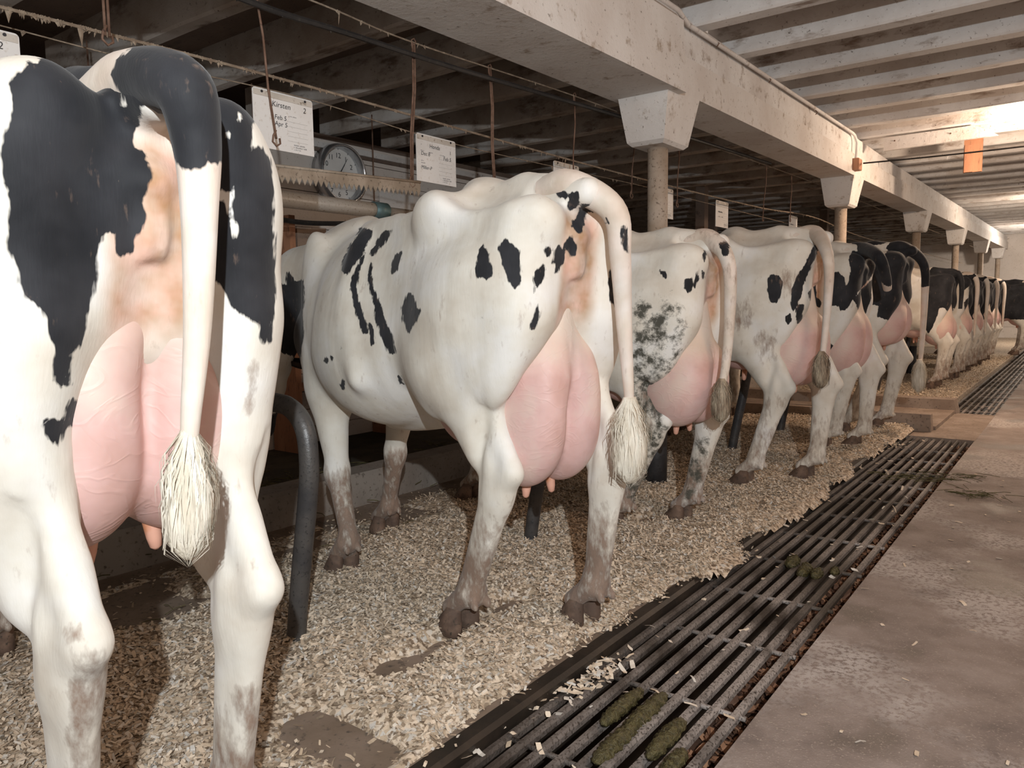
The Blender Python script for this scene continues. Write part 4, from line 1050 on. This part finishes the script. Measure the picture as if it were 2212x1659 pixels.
def tail_object(p, M, Minv, root):
    """tail path in local coordinates (x, y, z, radius); switch = (length, width, kind)"""
    pts = np.array(p['tail'], float)
    c = spline(pts, 44)
    n = 14; V = []; Q = []
    P = c[:, :3]; T = np.gradient(P, axis=0); T /= np.linalg.norm(T, axis=1)[:, None]
    a = np.array([0, 1.0, 0])
    for i in range(len(P)):
        b = np.cross(T[i], a); b /= np.linalg.norm(b); a2 = np.cross(b, T[i]); a2 /= np.linalg.norm(a2); a = a2
        for k in range(n):
            t = 2 * math.pi * k / n; V.append(P[i] + c[i, 3] * (math.cos(t) * a + 1.0 * math.sin(t) * b))
    for i in range(len(P) - 1):
        for k in range(n): Q.append((i * n + k, i * n + (k + 1) % n, (i + 1) * n + (k + 1) % n, (i + 1) * n + k))
    V = np.array(V); Q = np.array(Q)[:, ::-1]
    z = V[:, 2]
    at = patch_attrs(p, V, M, 'tail')
    at['dirt'] = p.get('tail_dirt', 0.05) * np.ones(len(V)); at['tan'] = np.full(len(V), p.get('tail_tan', .35)); at['crust'] = np.full(len(V), p.get('tail_crust', 0.0))
    t = fast_mesh('tail', V, Q, MHIDE, root, at)
    sw = p.get('switch')
    if sw:
        L, wd = sw['len'], sw['w']; end = P[-3]; dirv = np.array(sw.get('dir', (0, 0, -1.0)), float); dirv /= np.linalg.norm(dirv)
        mb = MB()
        prof = [(0, .35), (.08, .5), (.25, .75), (.5, 1.0), (.72, .98), (.88, .70), (.97, .36), (1.0, .06)]
        pr = spline([(q * L, r * wd) for q, r in prof], 18)
        path = [end - dirv * .03 + dirv * q for q, r in pr]
        mb.tube(path, [max(r, .004) for q, r in pr], 18, True, .8)
        r2 = random.Random(5)
        side = np.cross(dirv, (1, 0, 0)); side /= np.linalg.norm(side); oth = np.cross(dirv, side)
        for k in range(sw.get('n', 420)):
            an = r2.uniform(0, 6.283); q0 = r2.uniform(0, .75) * L; ln = r2.uniform(.18, .42) * L
            rr = np.interp(q0, pr[:, 0], pr[:, 1]); q1 = q0 + ln; r1 = np.interp(min(q1, L), pr[:, 0], pr[:, 1]) * r2.uniform(.9, 1.25)
            u = math.cos(an) * side + math.sin(an) * oth * .8; an2 = an + r2.uniform(-.25, .25); u2 = math.cos(an2) * side + math.sin(an2) * oth * .8
            A = end - dirv * .03 + dirv * q0 + u * rr * .96; B = end - dirv * .03 + dirv * (q0 + q1) / 2 + (u + u2) * .5 * max(rr, r1) * 1.04
            C = end - dirv * .03 + dirv * min(q1, L * 1.06) + u2 * r1 * (.55 if q1 > L * .95 else 1)
            w = np.cross(u, dirv) * r2.uniform(.0012, .0026)
            mb.add([A - w, A + w, B + w, B - w, C], [(0, 1, 2, 3), (3, 2, 4)])
        mb.build('tail_switch', MSWITCHD if sw.get('dirty') else MSWITCH, t, True)
    return t

def patch_attrs(p, V, M, part, Q=None):
    """coat pattern: patch outlines taken from the photograph, laid on the skin that faces the alley; the hidden side gets blotches of its own"""
    Wd = V @ M[:3, :3].T + M[:3, 3]
    px, dep = to_pix(Wd)
    sd = np.full(len(V), -1e3)
    for poly in p['patches'].get(part, []): sd = np.maximum(sd, poly_sd(px, poly))
    for poly in p['patches'].get(part + '_white', []): sd = np.minimum(sd, -poly_sd(px, poly))
    sd = np.clip(sd * np.maximum(dep, .3) / FPX, -.15, .15)
    if Q is not None:
        nrm = vnormals(Wd, Q); tocam = np.array([0, 0, CAM_H]) - Wd; tocam /= np.linalg.norm(tocam, axis=1)[:, None]
        face = (nrm * tocam).sum(1)
        ph = p['seed'] * 1.7
        L = V
        blot = np.sin(L[:, 0] * 4.1 + ph) * np.sin(L[:, 2] * 5.3 + ph * 2 + 1.1 * np.sin(L[:, 0] * 3 + ph)) + .6 * np.sin(L[:, 0] * 8.7 + L[:, 2] * 6.1 + ph * 3)
        blot = (blot - p.get('blot', .55)) * .12
        k = sstep(-.05, -.30, face)
        front = sstep(1.55, 1.75, L[:, 0]) if p.get('dark_head', True) else 0 * k
        sd = sd * (1 - k) + np.clip(blot, -.15, .15) * k
        sd = np.where(L[:, 0] > 1.95, np.maximum(sd, np.minimum(.15, (L[:, 0] - 1.97) * .5)), sd) if p.get('dark_head', True) else sd
    return {'patch': sd}

def make_cow(p):
    s = p.get('s', 1.0); a = math.radians(p['yaw'])
    th = math.pi - a
    M = np.eye(4); M[:2, :2] = np.array([[math.cos(th), -math.sin(th)], [math.sin(th), math.cos(th)]]) * s; M[2, 2] = s * p.get('sz', 1.0)
    M[0, 3], M[1, 3] = p['pos']; M[2, 3] = p.get('z', 0.0)
    Minv = np.linalg.inv(M)
    # feet given as pixels of ground contact are turned into local positions
    feet = []
    for f in p['feet_px']:
        if len(f) == 3: g = on_z(f[:2], 0.02); q = Minv @ np.array([g[0], g[1], 0, 1]); feet.append((q[0], q[1]))
        else: feet.append(f)
    p['feet'] = feet
    if 'tail_px' in p:
        tl = []
        for e in p['tail_px']:
            if len(e) == 5: g = on_x(e[:2], e[2]); q = Minv @ np.array([*g, 1]); tl.append((q[0], q[1], q[2], e[3] / s))
            else: tl.append(e)
        p['tail'] = tl
    root = empty('dairy_cow', (M[0, 3], M[1, 3], M[2, 3]), th); root.scale = (s, s, s * p.get('sz', 1.0))
    tag(root, p['label'], 'cow', 'dairy cows standing in the tie stalls')
    V, Q = cow_body(p)
    at = patch_attrs(p, V, M, 'body', Q)
    x, y, z = V.T
    leg = sstep(p.get('dirt_top', .62), .18, z) * p.get('leg_dirt', .8)
    fx = sstep(1.1, 1.3, x); leg = leg * (1 - fx) + fx * sstep(.50, .38, z) * p.get('leg_dirt', .8)
    dirt = np.maximum(leg, p.get('soil', .06))
    crust = np.zeros(len(V)); stain = np.zeros(len(V))
    Wd = V @ M[:3, :3].T + M[:3, 3]; px, _ = to_pix(Wd)
    for poly in p['patches'].get('dirt', []): dirt = np.maximum(dirt, .62 * sstep(-25, 18, poly_sd(px, poly)))
    for poly in p['patches'].get('crust', []): crust = np.maximum(crust, .84 * sstep(-30, 20, poly_sd(px, poly)))
    at['dirt'] = dirt; at['crust'] = crust
    tan = sstep(.095, .045, np.abs(y)) * sstep(.14, .06, x) * sstep(.98, 1.12, z) * sstep(1.42, 1.34, z)
    at['tan'] = np.maximum(tan, sstep(1.36, 1.50, z) * .12)
    body = fast_mesh('body', V, Q, MHIDE, root, at)
    U, UQ = udder_body(p)
    u = p['udder']; zb = u.get('bottom', .53); top = u.get('top', 1.06)
    ud = fast_mesh('udder', U, UQ, MUDDER, root, {'fade': sstep(top - u.get('fade', .30), top - .05, U[:, 2]) + .25 * sstep(.13, .22, np.abs(U[:, 1]))})
    xb = u.get('back', -.045); w = u.get('w', 1.0)
    for y_ in (-1, 1):
        for xx, zz in ((xb + .20, zb + .005), (xb + .46, zb + .075)):
            inst('teat', TEAT, ud, (xx, u.get('shift', 0) + y_ * .060 * w, zz - .012), (0.12 * y_, 0, 0), (1, 1, 1.05))
    for i, (fx_, fy_) in enumerate(p['feet']):
        inst('hoof', HOOF, root, (fx_ - .008, fy_, 0), (0, 0, .08 * (1 if i % 2 == 0 else -1)), (1.14, 1.14, 1.14))
    hd = np.array(p.get('head', (2.28, 0, .86))); hd[0] = warp_x(hd[0], p.get('len', 1.0))
    for y_ in (-1, 1):
        inst('ear', EAR, root, tuple(hd + (-.01, y_ * .085, -.05)), (0.15 * y_ + .1, 0, (0 if y_ > 0 else math.pi) + p.get('ear', -.35) * y_))
        inst('eye', EYE, root, tuple(hd + (.078, y_ * .092, -.125)), (math.pi / 2, 0, 0))
    tail_object(p, M, Minv, root)
    return root
STD_TAIL = [(.14, 0, 1.46, .045), (.02, 0, 1.460, .040), (-.06, 0, 1.40, .034), (-.085, 0, 1.25, .028), (-.08, .0, 1.0, .022), (-.075, .0, .72, .016), (-.075, 0, .62, .011)]
SF = [(.16, .17), (.16, -.17), (1.50, .17), (1.50, -.17)]
def CP(x0, y0, sc, *polys): return [[(x0 + sc * a, y0 + sc * b) for a, b in q] for q in polys]
P1 = dict(
 body=[[(111,89),(174,101),(203,111),(240,139),(263,165),(278,187),(320,206),(301,231),(297,269),(285,301),(288,323),(307,320),(316,358),(320,380),(313,408),(296,434),(313,459),(312,475),(294,506),(289,514),(280,541),(258,547),(248,520),(251,459),(238,500),(225,505),(217,520),(212,541),(201,577),(203,599),(194,667),(181,722),(172,749),(156,762),(151,798),(149,830),(136,839),(120,821),(124,789),(122,744),(108,717),(90,667),(54,640),(41,608),(36,568),(29,527),(22,411),(9,396),(6,332),(13,294),(25,253),(30,222),(27,184),(32,168),(66,136),(79,146),(92,123),(104,104)],
       [(156,866),(166,889),(160,916),(142,923),(124,961),(106,945),(97,909),(113,907),(140,909),(145,884)],
       [(430,222),(456,206),(500,188),(532,209),(547,253),(546,285),(538,316),(536,351),(557,316),(585,345),(592,411),(592,500),(590,649),(581,735),(572,746),(558,699),(527,674),(497,654),(477,618),(452,586),(420,586)],
       [(240,139),(285,98),(325,82),(380,95),(440,190),(450,260),(390,260),(320,206),(278,187),(263,165)]],
 body_white=[[(263,200),(272,200),(277,232),(268,230)], [(249,386),(255,388),(253,425),(248,428)], [(514,243),(523,247),(518,268),(512,262)], [(492,276),(501,290),(495,306),(485,292)],
       [(463,418),(480,410),(494,418),(508,394),(503,430),(497,445),(502,470),(514,487),(508,530),(503,540),(500,500),(490,460),(484,438),(465,428)]],
 dirt=[[(150,1400),(235,1400),(230,1700),(140,1700)], [(500,1480),(590,1480),(590,1700),(490,1700)], [(140,1355),(170,1350),(175,1385),(145,1390)], [(535,790),(560,790),(545,900),(530,900)]],
 tail=[[(235,150),(285,98),(325,60),(500,60),(500,345),(445,352),(425,372),(395,362),(330,290),(250,190)]])
P2 = dict(
 body=CP(500, 150, .3165, [(880,1080),(930,1090),(960,1110),(950,1150),(920,1190),(890,1270),(830,1340),(790,1400),(755,1370),(760,1310),(800,1210),(850,1150),(870,1110)],
   [(1095,1090),(1085,1130),(1040,1190),(960,1270),(950,1240),(990,1170),(1050,1105)],
   [(915,1250),(905,1310),(870,1410),(850,1480),(860,1560),(895,1640),(920,1760),(935,1800),(900,1800),(850,1660),(818,1500),(826,1420),(865,1320)],
   [(955,1320),(950,1400),(965,1500),(980,1500),(1010,1600),(1040,1690),(1090,1800),(1110,1930),(1080,1940),(1020,1830),(985,1700),(962,1560),(940,1500),(928,1400)],
   [(1162,1248),(1152,1300),(1132,1370),(1088,1387),(1106,1320),(1122,1268)],
   [(1720,1205),(1758,1265),(1764,1310),(1780,1400),(1745,1435),(1700,1412),(1673,1435),(1656,1360),(1686,1300),(1692,1220)],
   [(1870,1150),(1955,1230),(1966,1330),(1970,1450),(1930,1488),(1892,1440),(1876,1370),(1825,1215)],
   [(270,1430),(340,1460),(375,1470),(380,1385),(400,1375),(430,1450),(492,1436),(500,1530),(480,1640),(490,1780),(470,1990),(420,1960),(270,1900)],
   [(2142,1325),(2150,1370),(2122,1440),(2070,1520),(2055,1450),(2066,1385)], [(2165,1200),(2172,1240),(2155,1280),(2146,1240)])
  + CP(1180, 370, .1989, [(75,180),(150,195),(250,232),(330,240),(355,280),(342,362),(265,435),(232,382),(238,302),(150,305),(103,242)],
   [(420,355),(500,390),(520,430),(430,460),(402,580),(375,640),(345,665),(286,592),(298,520),(348,480),(368,400)],
   [(275,685),(295,770),(325,840),(312,902),(265,935),(202,822),(228,740)], [(150,815),(195,880),(182,980),(122,1095),(92,1105),(88,1005),(56,1005),(98,860)],
   [(740,280),(860,298),(950,388),(985,470),(995,560),(985,800),(935,980),(920,1210),(903,1050),(878,900),(868,620),(900,540),(940,500),(830,400)],
   [(700,1085),(745,1055),(765,1200),(775,1500),(695,1392),(682,1250)])
  + [[(872,655),(885,632),(893,640),(900,665),(908,670),(895,700),(885,718),(870,690),(868,665)], [(1162,656),(1167,675),(1156,706),(1146,712),(1149,690)], [(798,700),(806,712),(809,742),(801,745)], [(702,770),(708,776),(706,785),(699,780)], [(712,768),(719,771),(716,778)], [(738,820),(745,820),(746,840),(738,844),(734,832)], [(858,812),(864,814),(872,830),(864,828)]],
 tail=CP(1180, 370, .1989, [(790,620),(862,598),(892,850),(882,905),(838,862)], [(640,510),(672,520),(668,565),(640,560)]))
P3 = dict(
 body=CP(1180, 370, .1989, [(1758,735),(1800,716),(1838,745),(1832,790),(1788,782)], [(1722,850),(1734,920),(1716,980),(1703,920)], [(1240,1076),(1290,1088),(1314,1140),(1290,1165),(1248,1120)], [(1642,1075),(1646,1170),(1612,1270),(1592,1230),(1618,1150)],
   [(1508,1172),(1582,1158),(1590,1240),(1552,1315),(1506,1272)], [(1692,1076),(1718,1100),(1706,1158),(1686,1140)], [(1590,715),(1620,735),(1600,745)]),
 tail=CP(1180, 370, .1989, [(1870,790),(1950,755),(1985,800),(1962,840),(2005,870),(1962,905),(1940,922),(1888,830)]),
 crust=[[(1365,655),(1450,640),(1478,690),(1470,760),(1440,850),(1430,1080),(1340,1080),(1350,905)], [(1490,960),(1530,950),(1520,1060),(1480,1080)]],
 dirt=[[(1380,840),(1440,830),(1430,930),(1380,930)]])
P4 = dict(
 body=CP(1500, 400, .3219, [(490,630),(520,603),(570,608),(592,650),(587,720),(556,783),(514,783),(494,720)], [(845,345),(852,385),(802,500),(752,610),(724,700),(694,800),(664,845),(648,800),(656,700),(698,600),(746,530),(798,420)],
   [(690,798),(734,800),(724,860),(718,924),(690,924),(684,860)], [(613,878),(642,862),(652,900),(630,934),(610,910)], [(768,720),(812,668),(818,750),(854,790),(842,824),(818,804),(778,774)]),
 dirt=CP(1500, 400, .3219, [(560,585),(660,565),(690,605),(640,735),(585,700)], [(245,825),(380,805),(390,950),(300,995),(245,935)], [(405,1010),(550,970),(540,1170),(425,1145)], [(415,1440),(500,1455),(520,1560),(440,1590)], [(540,1420),(605,1420),(600,1480),(560,1500)]))
P5 = dict(
 body=CP(1500, 400, .3219, [(1062,438),(1130,455),(1190,400),(1290,470),(1230,560),(1180,620),(1120,690),(1060,770),(1012,838),(978,845),(966,806),(918,806),(913,720),(928,650),(916,610),(960,576),(1002,618),(1012,684),(1040,660),(1048,560),(1036,500)],
   [(1195,630),(1184,760),(1152,864),(1120,895),(1088,804),(1068,772),(1120,700)], [(908,1055),(932,1080),(937,1165),(918,1152)]),
 tail=[[(1840,500),(1960,500),(1960,612),(1915,618),(1900,606),(1840,600)]])
P6 = dict(
 body=CP(1500, 400, .3219, [(1080,330),(1600,300),(1600,560),(1510,640),(1470,700),(1440,800),(1452,935),(1330,866),(1300,904),(1228,882),(1236,806),(1166,800),(1160,600),(1080,420)], [(1150,1055),(1192,1096),(1198,1170),(1170,1220),(1143,1184)]),
 body_white=CP(1500, 400, .3219, [(1200,405),(1300,385),(1370,380),(1310,425),(1270,475),(1225,455)]),
 tail=[[(1900,480),(2030,480),(2030,612),(1996,620),(1900,610)]])
P7 = dict(
 body=CP(1880, 480, .1507, [(860,680),(960,560),(1100,540),(1330,600),(1340,1240),(1190,1235),(1160,1335),(1060,1222),(990,1232),(960,1335),(880,1525),(830,1595),(776,1500),(786,1200),(776,850),(850,830),(836,740)]), tail=[[(1990,540),(2110,540),(2110,700),(1990,700)]])
P8 = dict(body=CP(1880, 480, .1507, [(1290,728),(1350,715),(1400,764),(1480,715),(1530,785),(1640,800),(1580,1000),(1560,1150),(1460,1335),(1436,1262),(1356,1294),(1346,1150),(1408,1080),(1418,915),(1356,962),(1285,1022)]))
PB = dict(body=[[(2090, 500), (2300, 500), (2300, 690), (2090, 690)]])
cows = [
 dict(label='black and white cow seen from behind with a dark tail base and a white tail', seed=1, pos=(-1.20, .645), yaw=2, s=1.0, vox=.008, pin=.055, rump=1.20, leg_dirt=.8, dirt_top=.46, soil=0,
      feet_px=[(.20, .13), (.18, -.15), (1.45, .15), (1.55, -.15)],
      tail_px=[(.14, 0, 1.45, .055),(.03, 0, 1.465, .053),(392,190,-1.09,.046,1),(424,300,-1.08,.037,1),(431,450,-1.08,.028,1),(427,700,-1.08,.021,1),(412,900,-1.08,.015,1),(406,1000,-1.08,.011,1)],
      switch=dict(len=.20, w=.037, dir=(0, .06, -1)), thighx=.13, udder=dict(bottom=.705, w=.95, top=1.36, shift=-.015, back=.03, fade=.5), patches=P1),
 dict(label='white cow with scattered small black spots beside the first stall divider', seed=2, pos=(-1.22, 1.96), yaw=14, s=1.0, vox=.008, hookx=.40, len=.84, rump=1.05, leg_dirt=1.0, ear=1.1,
      feet_px=[(1000, 1352, 0), (1262, 1335, 0), (745, 1232, 0), (835, 1145, 0)],
      tail_px=[(.14, 0, 1.46, .05),(.03, 0, 1.462, .048),(1325,455,-1.12,.040,1),(1340,560,-1.11,.032,1),(1348,700,-1.11,.024,1),(1358,840,-1.10,.016,1),(1360,890,-1.10,.012,1)],
      switch=dict(len=.27, w=.060), neck=(2.05, .06, 1.20), head=(2.12, .20, .92), udder=dict(bottom=.545, w=.84, top=1.15, shift=-.012, back=.01), patches=P2),
 dict(label='nearly white cow with a grey dung-crusted flank and soiled tail beside the first column', seed=3, pos=(-1.36, 3.33), yaw=6, s=.96, vox=.010, leg_dirt=.8,
      feet_px=[(.46, .15), (1475, 1118, 0), SF[2], SF[3]],
      tail_px=[(.14, 0, 1.45, .048),(.02, 0, 1.455, .046),(1574,570,-1.26,.031,1),(1575,700,-1.26,.024,1),(1566,800,-1.26,.019,1),(1556,840,-1.26,.016,1)],
      switch=dict(len=.20, w=.05, dirty=1), tail_dirt=.3, udder=dict(bottom=.58, w=1.0, top=1.1), patches=P3),
 dict(label='tall white cow with one round black hip spot and a black streak beside its tail', seed=4, pos=(-1.27, 4.70), yaw=8, s=1.03, vox=.011, leg_dirt=.55,
      feet_px=[(1612, 1042, 0), (1742, 1030, 0), SF[2], SF[3]],
      tail_px=[(.14, 0, 1.46, .048),(.02, 0, 1.462, .046),(1789,560,-1.15,.030,1),(1788,650,-1.15,.023,1),(1779,750,-1.15,.017,1),(1773,775,-1.15,.015,1)],
      switch=dict(len=.20, w=.05, dirty=1), udder=dict(bottom=.60, w=1.05, top=1.15), patches=P4),
 dict(label='white cow with a black rump and a short black tail stump held out', seed=5, pos=(-1.30, 6.03), yaw=4, s=1.02, vox=.013, leg_dirt=.45,
      feet_px=[(1785, 965, 0), (1848, 962, 0), SF[2], SF[3]],
      tail_px=[(.14, 0, 1.46, .048),(.02, 0, 1.462, .050),(1898,556,-1.16,.042,1),(1913,600,-1.13,.036,1),(1917,624,-1.13,.028,1)], udder=dict(bottom=.58, w=1.05, top=1.15), patches=P5),
 dict(label='black-backed cow with white legs and a black and white tail before the kerb', seed=6, pos=(-1.20, 7.0), yaw=4, s=1.06, vox=.013, leg_dirt=.5,
      feet_px=[(1826, 932, 0), (1898, 923, 0), SF[2], SF[3]],
      tail_px=[(.14, 0, 1.46, .048),(.02, 0, 1.462, .046),(1995,570,-1.09,.036,1),(1997,650,-1.09,.028,1),(1990,760,-1.09,.019,1),(1985,790,-1.09,.016,1)],
      switch=dict(len=.26, w=.06), udder=dict(bottom=.72, w=.95, top=1.2), patches=P6),
 dict(label='brownish-black cow with a big pink udder, first beyond the concrete walkway', seed=7, pos=(-1.33, 10.95), yaw=4, s=1.0, vox=.016, z=.012, feet_px=SF, tail=STD_TAIL[:5], udder=dict(bottom=.56, w=1.15), patches=P7, tail_tan=0),
 dict(label='black and white cow with a long white tail, second beyond the walkway', seed=8, pos=(-1.30, 12.35), yaw=4, s=1.0, vox=.017, z=.012, feet_px=SF, tail=STD_TAIL, udder=dict(bottom=.58), patches=P8),
 dict(label='dark cow third beyond the concrete walkway', seed=9, pos=(-1.30, 13.75), yaw=4, s=1.0, vox=.02, z=.012, feet_px=SF, tail=STD_TAIL, udder=dict(bottom=.58), patches=PB, tail_tan=.2),
 dict(label='dark cow fourth beyond the concrete walkway', seed=10, pos=(-1.28, 15.1), yaw=4, s=1.0, vox=.02, z=.012, feet_px=SF, tail=STD_TAIL, udder=dict(bottom=.6), patches=PB),
 dict(label='dark cow fifth beyond the concrete walkway', seed=11, pos=(-1.28, 16.5), yaw=4, s=1.0, vox=.02, z=.012, feet_px=SF, tail=STD_TAIL, udder=dict(bottom=.6), patches=PB),
 dict(label='black cow standing farthest down the row before the pale end wall', seed=12, pos=(-.95, 18.6), yaw=-12, s=1.0, vox=.02, z=.012, feet_px=SF, tail=STD_TAIL, udder=dict(bottom=.6), patches=PB),
]
for c in cows: make_cow(c)
